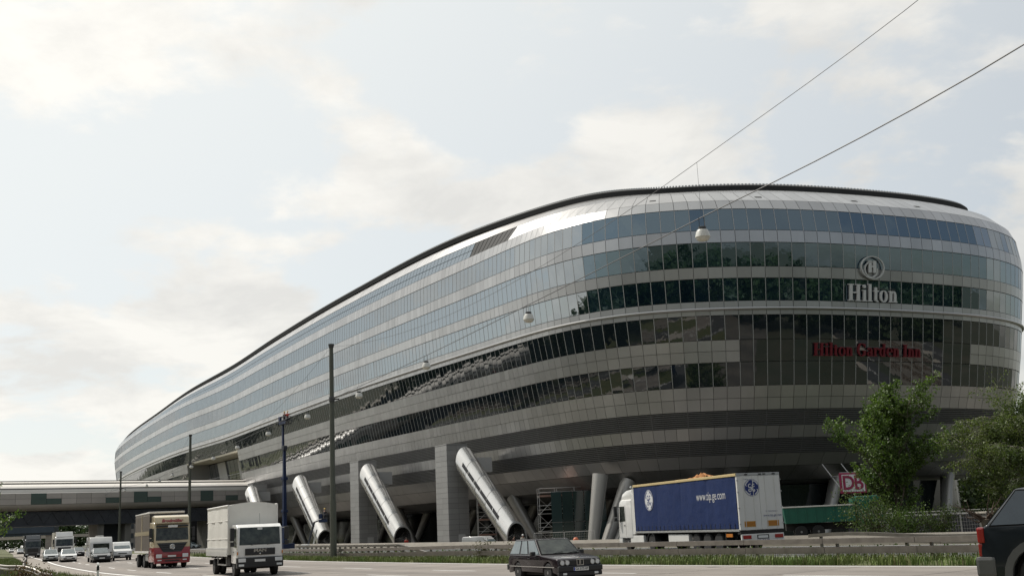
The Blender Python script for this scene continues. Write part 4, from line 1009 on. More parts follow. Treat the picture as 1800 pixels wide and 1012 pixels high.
def car(root, L, W, wb, fo, wr, body, cabin, belt, m_body, lower, glass=None, wheels=True, hl=None, tl=None, pillars=(), bevel=.05, mirror=True, plate=True, rails=False, arch=1.17, twoarch=True, rim=5, details=True, sglass=None, cbev=.045):
    """body: list of (x,z) upper outline from rear bottom over the top to the front bottom; cabin: (x_rear_base, x_rear_top, x_front_top, x_front_base, z_roof)"""
    glass = glass or m_win; sglass = sglass or glass
    xf, xr = L / 2 - fo, L / 2 - fo - wb
    low = [(L / 2 - .12, lower)] + arc(xf, wr * arch, 0, 180, 9, zc=wr) [0:] + arc(xr, wr * arch, 0, 180, 9, zc=wr) + [(-L / 2 + .12, lower)]
    low = [(x, max(z, lower)) for x, z in low]
    mb = MB(); mb.prism(list(body) + low, -W / 2, W / 2)
    me = mb.mesh('body', m_body, smooth=38, bevel=bevel, bseg=3)
    for v in me.vertices:                      # tumblehome and nose taper in plan
        ax = abs(v.co.x) / (L / 2); k = 1 - .10 * max(0, ax - .55) ** 1.5 * 2.0 - .04 * max(0, (v.co.z - belt * .55))
        v.co.y *= k
    link('body', me, root)
    xrb, xrt, xft, xfb, zr_ = cabin; wb_, wt_ = W / 2 - .05, W / 2 - .20
    def cp(f, z, s, x): return Vector((x, s * (wb_ + (wt_ - wb_) * (z - belt) / (zr_ - belt)), z))
    B = [(xrb, -wb_, belt - .02), (xfb, -wb_, belt - .02), (xfb, wb_, belt - .02), (xrb, wb_, belt - .02)]
    T = [(xrt, -wt_, zr_), (xft, -wt_, zr_), (xft, wt_, zr_), (xrt, wt_, zr_)]
    mb = MB(); mb.hexa(B, T); mb.build('cabin', m_body, root, smooth=45, bevel=cbev, bseg=4)
    B = [Vector(b) for b in B]; T = [Vector(b) for b in T]
    def pane(name, q, e=.07, m_=None, out=.012):
        if details:
            f_ = inset_quad(q, e * .62, .004); nf = (f_[1] - f_[0]).cross(f_[3] - f_[0]).normalized(); mb = MB(); mb.hexa([p - nf * .02 for p in f_], f_); mb.build('window_surround', m_rubber, root)
        q = inset_quad(q, e, out); n = (q[1] - q[0]).cross(q[3] - q[0]).normalized(); mb = MB(); mb.hexa([p - n * .02 for p in q], q); return mb.build(name, m_ or glass, root)
    pane('windscreen', [B[2], B[1], T[1], T[2]][::-1] if False else [B[1], B[2], T[2], T[1]], .075)
    pane('rear_window', [B[3], B[0], T[0], T[3]], .085)
    cuts = [0.0] + list(pillars) + [1.0]
    for s in (-1, 1):
        b0, b1, t0, t1 = (B[0], B[1], T[0], T[1]) if s < 0 else (B[3], B[2], T[3], T[2])
        for u, v in zip(cuts, cuts[1:]):
            lo0, lo1, hi0, hi1 = b0.lerp(b1, u), b0.lerp(b1, v), t0.lerp(t1, u), t0.lerp(t1, v)
            g_ = .035; 
            lo0 = lo0.lerp(lo1, .03); 
            q = [lo0, lo1, hi1, hi0] if s < 0 else [lo1, lo0, hi0, hi1]
            pane('side_window', q, .058, sglass)
    if wheels:
        for x in (xf, xr):
            for s in (-1, 1): wheel(root, x, s * (W / 2 - .11), wr, .19, s, rim)
        mb = MB(); mb.box(-L / 2 + .25, L / 2 - .25, -W / 2 + .22, W / 2 - .22, lower - .04, lower + .3); mb.build('underbody', m_under, root)
        for x in (xf, xr):
            mb = MB(); mb.prism(arc(x, wr * arch * .99, 0, 360, 20, zc=wr)[:-1], -W / 2 + .24, W / 2 - .24); mb.build('wheel_housing', m_under, root)
    if mirror:
        for s in (-1, 1):
            mb = MB(); mb.box(xfb - .42, xfb - .26, s * (W / 2 + .0) - (.0 if s > 0 else .17), s * (W / 2) + (.17 if s > 0 else 0), belt - .02, belt + .12); mb.build('mirror', m_trim if details else m_body, root, bevel=.035)
    if details:
        for s in (-1, 1):
            for u in cuts[1:]:
                x = xrb + (xfb - xrb) * u - .95
                if x < -L / 2 + .4: continue
                mb = MB(); mb.box(x, x + .19, s * (W / 2 - .012), s * (W / 2 + .022), belt - .13, belt - .10); mb.build('door_handle', m_trim, root)
                mb = MB(); mb.box(x + .93, x + .94, s * (W / 2 - .02), s * (W / 2 - .009), lower + .1, belt - .03); mb.build('door_gap', m_ink, root)
def bits(root, items):
    """items: (name, material, x0,x1,y0,y1,z0,z1,bevel)"""
    for nm, m_, x0, x1, y0, y1, z0, z1, bv in items:
        mb = MB(); mb.box(x0, x1, y0, y1, z0, z1); mb.build(nm, m_, root, bevel=bv)
def sym(root, nm, m_, x0, x1, y0, y1, z0, z1, bv=0.0):
    bits(root, [(nm, m_, x0, x1, y0, y1, z0, z1, bv), (nm, m_, x0, x1, -y1, -y0, z0, z1, bv)])
def heading(hx, hy): return math.atan2(hy, hx)

# --- dark estate car in front
t = thing('estate_car', 'dark purple black estate car with four round headlights driving on the motorway', 'car', (0.98, 40.3, 0), heading(.39, -.92))
L, W = 4.33, 1.66
P_ = mat('paint_plum', (0.012, 0.007, 0.010), .22, coat=.25, ior=1.33)
body = [(-2.165, .38), (-2.165, .62), (-2.12, .80), (-1.95, .90), (.62, .88), (.95, .86), (1.95, .77), (2.08, .73), (2.12, .62), (2.165, .55), (2.165, .30)]
car(t, L, W, 2.57, .80, .305, body, (-2.05, -1.72, .00, .74, 1.385), .87, P_, .24, pillars=(.36, .64), plate=False, sglass=m_winl)
for s in (-1, 1):
    for y in (.46, .64):
        mb = MB(); mb.lathe([(.001, .0), (.07, .005), (.078, -.03), (.085, -.05)], axis='x', n=16, c=(2.175, s * y, .625)); h = mb.build('headlight', m_lamp, t, smooth=40)
        mb = MB(); mb.lathe([(.078, .0), (.088, .02), (.09, -.03)], axis='x', n=16, c=(2.165, s * y, .625)); mb.build('bezel', m_chrome, h)
mb = MB(); mb.box(2.08, 2.162, -.74, .74, .535, .705); mb.build('front_panel', m_trim, t, bevel=.01)
for s in (-1, 1):
    mb = MB(); y0 = .01 if s > 0 else -.125; x0, x1, z0, z1 = 2.14, 2.19, .53, .72; e = .016
    y1 = y0 + .115
    mb.box(x0, x1, y0, y1, z0, z0 + e); mb.box(x0, x1, y0, y1, z1 - e, z1); mb.box(x0, x1, y0, y0 + e, z0 + e, z1 - e); mb.box(x0, x1, y1 - e, y1, z0 + e, z1 - e); mb.build('grille', m_chrome, t)
mb = MB(); mb.box(2.10, 2.235, -.80, .80, .34, .52); mb.build('bumper', m_trim, t, bevel=.035)
mb = MB(); mb.box(2.06, 2.20, -.79, .79, .19, .335); mb.build('spoiler', m_trim, t, bevel=.03)
mb = MB(); mb.box(-2.25, -2.08, -.80, .80, .34, .54); mb.build('bumper', m_trim, t, bevel=.035)
sym(t, 'fog_light', m_lamp, 2.19, 2.21, .50, .64, .235, .305, .01)
for s in (-1, 1): bits(t, [('side_strip', m_chrome, -1.9, 1.95, s * .832 - .008, s * .832 + .008, .475, .50, 0)])
pl = link('number_plate', MB().box(2.236, 2.25, -.27, .27, .36, .475).mesh('number_plate', m_plate), t)
link('plate_band', MB().box(2.2505, 2.2525, -.27, -.225, .362, .473).mesh('plate_band', m_blueb), pl)
o = put_text('plate_text', 'CA 3175 HP', .115, m_ink, pl, (2.2535, .02, .4175), (0, 1, 0), bold=.002, sx=.76)
mb = MB(); mb.lathe([(.001, 0), (.04, .004), (.042, -.01)], axis='x', n=12, c=(2.10, 0, .755)); mb.build('badge', m_chrome, t)
mb = MB(); mb.tube((-.05, 0, 1.37), (-.25, 0, 1.62), .006, n=5); mb.build('aerial', m_trim, t)
for y in (-.35, .2): 
    mb = MB(); mb.tube((.74, y, .895), (.66, y + .45, .955), .012, n=5); mb.build('wiper', m_trim, t)

# --- dark sport utility vehicle cut by the frame edge
def suv(t):
    P_ = mat('paint_slate', (0.014, 0.018, 0.023), .22, coat=.35, ior=1.35)
    m_clad = mat('cladding_grey', (0.10, 0.10, 0.10), 0.55, var=.1, nscale=3)
    L, W = 4.44, 1.80
    body = [(-2.20, .50), (-2.22, .80), (-2.14, 1.10), (-2.08, 1.14), (.80, 1.10), (1.05, 1.07), (2.02, 1.00), (2.18, .88), (2.22, .60), (2.2, .42)]
    car(t, L, W, 2.62, .92, .36, body, (-2.14, -1.64, .10, .95, 1.67), 1.10, P_, .30, pillars=(.33, .66), arch=1.22, details=True, bevel=.085, sglass=m_winb, cbev=.09)
    for s in (-1, 1):
        for x in (2.22 - .92, 2.22 - .92 - 2.62):
            mb = MB(); a = arc(x, .56, 180, 0, 12, zc=.36); b = arc(x, .45, 0, 180, 12, zc=.36); n = len(a)
            y0, y1 = (W / 2 - .02, W / 2 + .03) if s > 0 else (-W / 2 - .03, -W / 2 + .02)
            for k in range(n - 1):
                p, q, r_, u = a[k], a[k + 1], b[n - 2 - k], b[n - 1 - k]
                mb.hexa([(p[0], y0, p[1]), (q[0], y0, q[1]), (r_[0], y0, r_[1]), (u[0], y0, u[1])], [(p[0], y1, p[1]), (q[0], y1, q[1]), (r_[0], y1, r_[1]), (u[0], y1, u[1])])
            mb.build('wheel_arch', m_clad, t)
        mb = MB(); mb.box(-1.0, 1.0, s * W / 2 - .03, s * W / 2 + .02, .30, .48); mb.build('sill', m_clad, t, bevel=.015)
        mb = MB(); mb.box(-2.24, -2.13, s * .79 - .07, s * .79 + .07, .86, 1.10) ; mb.build('tail_light', m_tail, t, bevel=.03)
        mb = MB(); mb.box(-2.24, -2.14, s * .79 - .05, s * .79 + .06, .66, .86); mb.build('tail_light', m_tail, t, bevel=.02)
        mb = MB(); mb.tube((-1.35, s * .66, 1.72), (-.05, s * .66, 1.74), .018, n=6); mb.tube((-1.35, s * .66, 1.72), (-1.5, s * .66, 1.65), .018, n=6); mb.tube((-.05, s * .66, 1.74), (.12, s * .66, 1.65), .018, n=6); mb.build('roof_rail', m_trim, t)
        mb = MB(); mb.box(-.95, -.70, s * (W / 2) - .01, s * (W / 2) + .035, .93, .965); mb.build('door_handle', m_chrome, t, bevel=.01)
    mb = MB(); mb.box(-2.30, -2.0, -.88, .88, .36, .66); mb.build('bumper', m_clad, t, bevel=.05)
    mb = MB(); mb.box(2.0, 2.28, -.86, .86, .36, .62); mb.build('bumper', m_clad, t, bevel=.05)
    sym(t, 'headlight', m_lamp, 2.12, 2.22, .55, .85, .70, .88, .03)
    bits(t, [('grille', m_trim, 2.17, 2.235, -.5, .5, .66, .86, .01)])
t = thing('utility_vehicle', 'dark slate sport utility vehicle cut off by the edge of the picture', 'car', (9.3, 17.3, .46), heading(.80, -.60)); suv(t)

# --- generic small far cars
def small_car(label, loc, hd, color, est=False, metal=.2, glass=None):
    P_ = paint('paint_%d_%d_%d' % tuple(int(c * 999) for c in color), color, metal=metal)
    t = thing('car', label, 'car', loc, hd)
    L, W = 4.2, 1.74
    body = [(-2.08, .42), (-2.1, .72), (-1.98, .92), (.9, .93), (1.2, .90), (1.95, .76), (2.1, .60), (2.1, .36)]
    car(t, L, W, 2.55, .85, .31, body, (-2.0, -1.55 if est else -1.25, .0, .98, 1.46), .92, P_, .24, pillars=(.5,), details=False, glass=glass)
    sym(t, 'headlight', m_lamp, 1.96, 2.06, .48, .78, .60, .74, .02)
    bits(t, [('grille', m_trim, 2.06, 2.12, -.42, .42, .55, .70, .01), ('air_intake', m_trim, 2.08, 2.125, -.6, .6, .32, .46, .01), ('number_plate', m_plate, 2.126, 2.136, -.26, .26, .40, .51, 0)])
    sym(t, 'tail_light', m_tail, -2.12, -2.02, .55, .80, .70, .90, .02)
    return t
hd_far = heading(.42, -.907)
small_car('silver hatchback ahead of the dark lorry in the near lane', (-58.6, 143.5, 0), hd_far, (.42, .44, .44), glass=m_winl)
small_car('white hatchback just right of the silver one on the near lanes', (-52.2, 132.8, 0), hd_far, (.72, .72, .70), glass=m_winl)
small_car('dark car with one pale bonnet behind the white hatchback', (-73.0, 190, 0), hd_far, (.03, .03, .035), glass=m_winl)
small_car('black estate car beside the caravan under the bridge', (-67.6, 186, 0), hd_far, (.012, .012, .014), est=True)
small_car('white saloon far along the motorway near the dark lorry', (-118, 290, 0), hd_far, (.72, .72, .70), glass=m_winl)
small_car('silver saloon far along the motorway by the leafy tree', (-136, 313, 0), hd_far, (.45, .46, .47), glass=m_winl)
small_car('grey car farther back than the white saloon on the motorway', (-150, 352, 0), hd_far, (.25, .26, .27))
small_car('white car farthest back on the motorway at the frame edge', (-188, 425, 0), hd_far, (.7, .7, .7))
small_car('pale silver car parked beyond the rail under the bridge', (-70.6, 246, -.1), heading(.9, -.3), (.50, .55, .56), est=True, glass=m_winl)
# --- caravan outfit
t = small_car('dark car with painted sheen on its bonnet towing the caravan', (-43.6, 119.4, 0), hd_far, (.02, .022, .026), est=True, glass=m_winl)
bits(t, [('bonnet_sheen', m_lamp, 2.03, 2.08, -.85, -.5, .62, .78, .02)])  # pale block standing in for light glinting off the bonnet
t = thing('caravan', 'white touring caravan towed behind the dark car', 'caravan', (-45.7, 124.7, 0), hd_far)
m_car = paint('caravan_white', (.62, .61, .58)); m_cars = mat('caravan_side', (.36, .37, .38), .4)
mb = MB(); mb.prism([(-2.6, .45), (2.3, .45), (2.7, .95), (2.45, 2.0), (2.0, 2.55), (-2.35, 2.6), (-2.7, 1.8)], -1.12, 1.12); mb.build('body', m_car, t, bevel=.08, smooth=40)
bits(t, [('front_window', m_win, 2.42, 2.62, -.8, .8, 1.25, 1.9, .03), ('roof_hatch', m_car, -.5, .3, -.4, .4, 2.58, 2.72, .03), ('roof_hatch', m_car, 1.0, 1.5, -.3, .3, 2.55, 2.70, .03)])
for s in (-1, 1):
    bits(t, [('side_window', m_win, -.2, 1.2, s * 1.115 - .012, s * 1.115 + .012, 1.3, 1.85, .01), ('side_window', m_win, -2.1, -1.0, s * 1.115 - .012, s * 1.115 + .012, 1.3, 1.85, .01), ('side_stripe', m_cars, -2.5, 2.4, s * 1.12 - .008, s * 1.12 + .008, .6, 1.1, 0)])
    wheel(t, -.4, s * 1.0, .32, .18, s)
mb = MB(); mb.tube((2.5, 0, .5), (3.5, 0, .45), .05); mb.build('drawbar', m_under, t)
# --- panel van
def van(label, loc, hd, color, L=4.8, W=1.95, H=1.97):
    P_ = paint('paint_%d_%d_%d' % tuple(int(c * 999) for c in color), color)
    t = thing('van', label, 'van', loc, hd)
    wr = .33; xf, xr = L / 2 - .85, -L / 2 + .95
    out_ = [(-L/2, .4), (-L/2 + .02, 1.2), (-L/2 + .12, H - .06), (-L/2 + .25, H), (L/2 - 1.75, H), (L/2 - 1.45, H - .06), (L/2 - .75, 1.22), (L/2 - .18, 1.02), (L/2, .75), (L/2, .36)]
    low = arc(xf, wr * 1.18, 0, 180, 9, zc=wr) + arc(xr, wr * 1.18, 0, 180, 9, zc=wr)
    mb = MB(); mb.prism(out_ + [(x, max(z, .28)) for x, z in low], -W/2, W/2); me = mb.mesh('body', P_, smooth=38, bevel=.07, bseg=3)
    for v in me.vertices: v.co.y *= 1 - .10 * max(0, v.co.z - 1.1)
    link('body', me, t)
    a, b = Vector((L/2 - .77, 0, 1.25)), Vector((L/2 - 1.43, 0, H - .12)); n = Vector((b.z - a.z, 0, a.x - b.x)).normalized() 
    mb = MB(); q = [a + Vector((0, -.84, 0)), a + Vector((0, .84, 0)), b + Vector((0, .74, 0)), b + Vector((0, -.74, 0))]; mb.hexa([p - n * .03 for p in q], [p + n * .012 for p in q]); mb.build('windscreen', m_winl, t)
    for s in (-1, 1):
        y = s * (W/2 - .035)
        for x0, x1, x2 in ((L/2 - 1.75, L/2 - .95, L/2 - 1.45), (L/2 - 2.9, L/2 - 1.85, L/2 - 1.85), (-L/2 + .35, L/2 - 3.0, L/2 - 3.0)):
            mb = MB(); mb.hexa([(x0, y * .99, 1.18), (x1, y * .99, 1.18), (x2, y * .955, H - .25), (x0, y * .955, H - .25)], [(x0, y * 1.006, 1.18), (x1, y * 1.006, 1.18), (x2, y * .972, H - .25), (x0, y * .972, H - .25)]); mb.build('side_window', m_win, t)
        wheel(t, xf, s * (W/2 - .12), wr, .2, s); wheel(t, xr, s * (W/2 - .12), wr, .2, s)
        mb = MB(); mb.box(L/2 - 1.05, L/2 - .9, s * (W/2 + .09) - .09, s * (W/2 + .09) + .09, 1.15, 1.38); mb.build('mirror', m_trim, t, bevel=.03)
    sym(t, 'headlight', m_lamp, L/2 - .2, L/2 - .03, .62, .88, .80, .98, .03)
    bits(t, [('grille', m_trim, L/2 - .05, L/2 + .015, -.45, .45, .70, .80, .01), ('bumper', m_trim, L/2 - .08, L/2 + .05, -.9, .9, .32, .56, .03), ('number_plate', m_plate, L/2 + .051, L/2 + .06, -.26, .26, .42, .53, 0), ('underbody', m_under, -L/2 + .2, L/2 - .2, -.75, .75, .25, .5, 0)])
    sym(t, 'tail_light', m_tail, -L/2 - .01, -L/2 + .06, .72, .88, .8, 1.3, .01)
    return t
van('white passenger van driving beside the caravan outfit', (-44.6, 128.2, 0), hd_far, (.66, .66, .64))
van('pale people carrier parked behind the concrete wall at the foot of the tall tiled tower', (-4.9, 136.5, -1.15), heading(.85, -.52), (.55, .55, .54), L=4.6, W=1.85, H=1.9)

# --- lorry kit
def cab(t, x0, x1, W, z0, z1, zs, m_, face_z=None, sleeper=True, tilt=.12):
    """box cab from x0 to x1 (front), windscreen from zs[0] to zs[1]"""
    out_ = [(x0, z0), (x0, z1), (x1 - .35 - tilt, z1), (x1 - .12 - tilt, z1 - .12), (x1 - tilt * .9, zs[1]), (x1 - .02, zs[0]), (x1, z0)]
    mb = MB(); mb.prism(out_, -W/2, W/2); mb.build('cab', m_, t, bevel=.07, bseg=3, smooth=38)
    a = Vector((x1 - .03, 0, zs[0] + .03)); b = Vector((x1 - tilt * .95, 0, zs[1] - .02)); n = Vector((b.z - a.z, 0, a.x - b.x)).normalized()
    hw = W/2 - .10; q = [a + Vector((0, -hw, 0)), a + Vector((0, hw, 0)), b + Vector((0, hw - .03, 0)), b + Vector((0, -hw + .03, 0))]
    mb = MB(); mb.hexa([p - n * .05 for p in q], [p + n * .02 for p in q]); mb.build('windscreen', m_win, t, bevel=.02)
    for s in (-1, 1):
        y = s * W/2
        mb = MB(); mb.hexa([(x1 - 1.15, y - .012, zs[0] - .02), (x1 - .22, y - .012, zs[0] - .08), (x1 - .34, y - .012, zs[1] - .05), (x1 - 1.1, y - .012, zs[1] - .05)], [(x1 - 1.15, y + .012, zs[0] - .02), (x1 - .22, y + .012, zs[0] - .08), (x1 - .34, y + .012, zs[1] - .05), (x1 - 1.1, y + .012, zs[1] - .05)]); mb.build('side_window', m_win, t)
        mb = MB(); mb.box(x1 - 1.25, x1 - 1.238, y - .008, y + .006, z0 + .1, zs[1] + .05); mb.box(x1 - .16, x1 - .148, y - .008, y + .006, z0 + .3, zs[0] - .1); mb.build('door_gap', m_ink, t)
        mb = MB(); mb.box(x1 - 1.12, x1 - .95, y - .01, y + .03, zs[0] - .32, zs[0] - .27); mb.build('door_handle', m_trim, t)
        m1 = MB(); m1.box(x1 - .22, x1 - .02, y + s * .24 - .10, y + s * .24 + .10, zs[0] + .25, zs[1] - .02); mi = m1.build('mirror', m_trim, t, bevel=.03)
        m1 = MB(); m1.box(x1 - .20, x1 - .02, y + s * .24 - .09, y + s * .24 + .09, zs[0] - .02, zs[0] + .2); m1.build('mirror', m_trim, t, bevel=.02); m1 = MB(); m1.tube((x1 - .3, y, zs[1] - .1), (x1 - .12, y + s * .2, zs[1] - .08), .02); m1.build('mirror_arm', m_trim, mi); m1 = MB(); m1.tube((x1 - .3, y, zs[0]), (x1 - .12, y + s * .2, zs[0] + .05), .02); m1.build('mirror_arm', m_trim, mi)
    for y in (-.45, .35):
        mb = MB(); mb.tube((x1 + .0, y, zs[0] + .03), (x1 - .03, y + .6, zs[0] + .12), .014, n=5); mb.build('wiper', m_trim, t)
def axle(t, x, W, r=.48, twin=False):
    for s in (-1, 1):
        wheel(t, x, s * (W/2 - .16), r, .28, s, 8, .58, truck=True)
        if twin: wheel(t, x, s * (W/2 - .50), r, .26, s, 8, .58, truck=True)
    mb = MB(); mb.tube((x, -W/2 + .2, r), (x, W/2 - .2, r), .09); mb.build('axle', m_under, t)

# --- white canvas lorry
m_wcab = paint('lorry_white', (.76, .75, .72)); m_canvas = mat('canvas_white', (.68, .66, .61), .75, var=.05, nscale=1.2, bump=.35, bscale=1.3)
t = thing('box_lorry', 'white canvas covered lorry with MAN on its black grille', 'lorry', (-14.6, 60.9, 0), heading(.41, -.912))
cab(t, 2.05, 3.75, 2.22, .62, 2.52, (1.48, 2.38), m_wcab, tilt=.10)
mb = MB(); mb.prism([(-1.2, 1.12), (1.2, 1.12), (1.2, 1.34), (-1.2, 1.34)], 3.76, 3.785, axis='x') if False else mb.box(3.745, 3.785, -.74, .74, 1.02, 1.34); gr_ = mb.build('grille', m_trim, t, bevel=.01)
put_text('grille_text', 'MAN', .21, m_chrome, gr_, (3.789, 0, 1.235), (0, 1, 0), bold=.008, sx=1.35, depth=.004)
mb = MB(); mb.lathe([(.001, .006), (.045, .003), (.05, -.01)], axis='x', n=10, c=(3.789, 0, 1.09)); mb.build('emblem', m_chrome, gr_)
bits(t, [('bumper', m_trim, 3.45, 3.86, -1.14, 1.14, .42, .92, .05), ('number_plate', m_plate, 3.861, 3.872, -.28, .24, .70, .82, 0), ('lower_intake', m_ink, 3.862, 3.868, -.6, .6, .46, .66, 0), ('toll_sticker', m_lamp, 3.70, 3.715, -.12, .12, 2.24, 2.34, 0)])
sym(t, 'headlight', m_lamp, 3.855, 3.875, .72, 1.08, .70, .88, .02); sym(t, 'fog_light', m_lamp, 3.855, 3.872, .80, 1.06, .50, .60, .02)
sym(t, 'indicator', m_amber, 3.72, 3.80, 1.09, 1.125, 1.05, 1.2, .01)
# box with softly bulged canvas
mb = MB(); nx, nz = 14, 8
Lb0, Lb1, zb0, zb1, hw = -4.55, 1.95, 1.06, 3.5, 1.24
def bul(u, v): return .05 * math.sin(math.pi * v) * abs(math.sin(3 * math.pi * u)) + .012 * math.sin(17 * u + 9 * v)
for s in (-1, 1):
    vs = [(Lb0 + (Lb1 - Lb0) * i / nx, s * (hw + bul(i / nx, k / nz)), zb0 + (zb1 - zb0) * k / nz) for i in range(nx + 1) for k in range(nz + 1)]
    mb.add(vs, [(i * (nz + 1) + k, (i + 1) * (nz + 1) + k, (i + 1) * (nz + 1) + k + 1, i * (nz + 1) + k + 1) for i in range(nx) for k in range(nz)])
vs = []
for i in range(nx + 1):
    u = i / nx; ramp_ = .10 * min(1, max(0, (u - .45) / .15))
    for k in range(nz + 1):
        v = k / nz * 2 - 1; vs.append((Lb0 + (Lb1 - Lb0) * u, hw * v, zb1 + (.05 + ramp_) * (1 - v * v)))
mb.add(vs, [(i * (nz + 1) + k, (i + 1) * (nz + 1) + k, (i + 1) * (nz + 1) + k + 1, i * (nz + 1) + k + 1) for i in range(nx) for k in range(nz)])
for x, e in ((Lb1, .05), (Lb0, -.02)):
    vs = [(x + e * math.sin(math.pi * i / 8) * math.sin(math.pi * k / 8), hw * (i / 4 - 1), zb0 + (zb1 + (.15 if e > 0 else .05) * (1 - (i / 4 - 1) ** 2) - zb0) * k / 8) for i in range(9) for k in range(9)]
    mb.add(vs, [(i * 9 + k, (i + 1) * 9 + k, (i + 1) * 9 + k + 1, i * 9 + k + 1) for i in range(8) for k in range(8)])
mb.build('canvas_cover', m_canvas, t, smooth=60)
m_edge = mat('canvas_edge', (.68, .66, .62), .7)
for s in (-1, 1):
    mb = MB(); mb.tube((Lb0, s * hw, zb1), (Lb1, s * hw, zb1 + .0), .05, n=6); mb.tube((Lb1, s * hw, zb0), (Lb1, s * hw, zb1), .045, n=6); mb.build('canvas_edge', m_edge, t)
    for z in (1.85, 2.75): mb = MB(); mb.tube((Lb0, s * (hw + .03), z), (Lb1, s * (hw + .03), z), .018, n=5); mb.build('canvas_strap', m_edge, t)
    mb = MB(); mb.box(Lb0, Lb1, s * 1.30 - .02, s * 1.30 + .02, .98, 1.40); mb.build('drop_side', m_wcab, t, bevel=.01)
    mb = MB(); mb.box(-1.9, .8, s * 1.1 - .03, s * 1.1 + .03, .50, .58); mb.box(-1.9, -1.82, s * 1.1 - .03, s * 1.1 + .03, .5, 1.0); mb.box(.7, .78, s * 1.1 - .03, s * 1.1 + .03, .5, 1.0); mb.build('under_run_bar', m_mull, t)
bits(t, [('chassis', m_under, -4.4, 3.3, -.45, .45, .62, .98, 0), ('rear_bar', m_trim, -4.7, -4.5, -1.1, 1.1, .5, .75, .02)])
sym(t, 'battery_box', m_under, .85, 1.7, .6, 1.08, .5, .95, .02); sym(t, 'mudguard', m_trim, -3.6, -2.4, .75, 1.18, .86, .97, .02)
axle(t, 2.55, 2.2, .42); axle(t, -3.0, 2.3, .42, True)
mb = MB(); mb.tube((3.2, .1, 2.5), (3.0, .12, 3.05), .008, n=4); mb.build('aerial', m_trim, t)

# --- red and cream lorry
m_red = paint('lorry_red', (.26, .016, .022)); m_cream = paint('lorry_cream', (.56, .47, .31))
m_curt = mat('curtain_taupe', (.20, .175, .15), .7, var=.10, nscale=2, stretch=(3, 3, .3), bump=.3, bscale=2)
t = thing('curtain_lorry', 'red and cream lorry with brown curtain sides and red lettering over the windscreen', 'lorry', (-26.9, 86.0, 0), heading(.44, -.898))
cab(t, 2.6, 4.9, 2.45, .9, 3.20, (1.88, 2.80), m_cream, tilt=.16)
mb = MB(); mb.prism([(3.2, 3.15), (4.72, 3.02), (4.80, 3.1), (4.62, 3.52), (4.2, 3.66), (3.2, 3.62)], -1.18, 1.18); vz = mb.build('roof_spoiler', m_cream, t, bevel=.05, smooth=40)
put_text('header_text', 'Brodmüller', .30, m_red, vz, (4.775, 0, 3.27), (0, 1, 0), up=(-.35, 0, 1), bold=.012, sx=1.05, shear=.25, depth=.004)
bits(t, [('sun_visor', m_trim, 4.62, 4.92, -1.1, 1.1, 2.84, 2.96, .03), ('visor_plate', m_plate, 4.921, 4.93, -.3, .35, 2.80, 2.96, 0)])
# lower red front with the V shaped black grille
mb = MB(); mb.prism([(2.6, .42), (2.6, 1.45), (4.90, 1.45), (4.96, 1.15), (4.98, .45)], -1.235, 1.235); mb.build('lower_cab', m_red, t, bevel=.05, smooth=40)
for k in range(4):
    z0 = 1.72 - k * .155; w0, w1 = 1.02 - k * .11, 1.02 - (k + .8) * .11
    mb = MB(); mb.hexa([(4.80, -w1, z0 - .12), (5.0, -w1, z0 - .12), (5.0, w1, z0 - .12), (4.80, w1, z0 - .12)], [(4.80, -w0, z0), (4.97, -w0, z0), (4.97, w0, z0), (4.80, w0, z0)]); mb.build('grille_bar', m_trim, t, bevel=.012)
mb = MB(); mb.hexa([(4.8, -.62, 1.12), (4.965, -.62, 1.12), (4.965, .62, 1.12), (4.8, .62, 1.12)], [(4.8, -1.04, 1.74), (4.94, -1.04, 1.74), (4.94, 1.04, 1.74), (4.8, 1.04, 1.74)]); mb.build('grille', m_ink, t)
mb = MB(); mb.lathe([(.15, .0), (.17, .02), (.19, 0), (.17, -.02)], axis='x', n=24, c=(5.02, 0, 1.46))
for a in (90, 210, 330): mb.tube((5.02, 0, 1.46), (5.02, .16 * math.cos(R(a)), 1.46 + .16 * math.sin(R(a))), .032, .008, n=6)
mb.build('star_emblem', m_chrome, t)
sym(t, 'headlight', m_lamp, 4.94, 5.0, .70, 1.10, .72, .98, .04); sym(t, 'fog_light', m_lamp, 4.95, 4.995, .72, 1.0, .52, .60, .01)
bits(t, [('number_plate', m_plate, 4.985, 4.997, -.30, .26, .78, .90, 0), ('air_slot', m_ink, 4.975, 4.99, -.7, .7, .64, .74, 0), ('front_lip', m_red, 4.7, 5.02, -1.2, 1.2, .34, .46, .03), ('air_slot', m_ink, 4.98, 5.0, -.5, .5, .48, .56, 0)])
mb = MB(); mb.box(-4.8, 2.45, -1.22, 1.22, 1.15, 3.85); mb.build('curtain_body', m_curt, t, bevel=.03)
for s in (-1, 1):
    for k in range(22):
        x = -4.6 + k * .33; mb = MB(); mb.hexa([(x, s * 1.215, 1.25), (x + .2, s * 1.215, 1.25), (x + .2, s * 1.21, 3.7), (x, s * 1.21, 3.7)], [(x + .05, s * 1.245, 1.25), (x + .15, s * 1.245, 1.25), (x + .15, s * 1.24, 3.7), (x + .05, s * 1.24, 3.7)]); mb.build('curtain_fold', m_curt, t)
    bits(t, [('cream_band', m_cream, -4.81, 2.46, s * 1.245 - .012, s * 1.245 + .012, 2.32, 2.60, 0), ('cream_post', m_cream, -1.35, -1.05, s * 1.247 - .012, s * 1.247 + .012, 1.2, 3.8, 0), ('side_rail', m_edge, -4.8, 2.45, s * 1.22 - .04, s * 1.22 + .04, 1.05, 1.2, .01)])
    bits(t, [('step', m_red, 1.9, 2.6, s * 1.05 - .12, s * 1.05 + .12, .45, 1.0, .02), ('tank', m_mull, .4, 1.8, s * .95 - .22, s * .95 + .22, .5, 1.0, .08)])
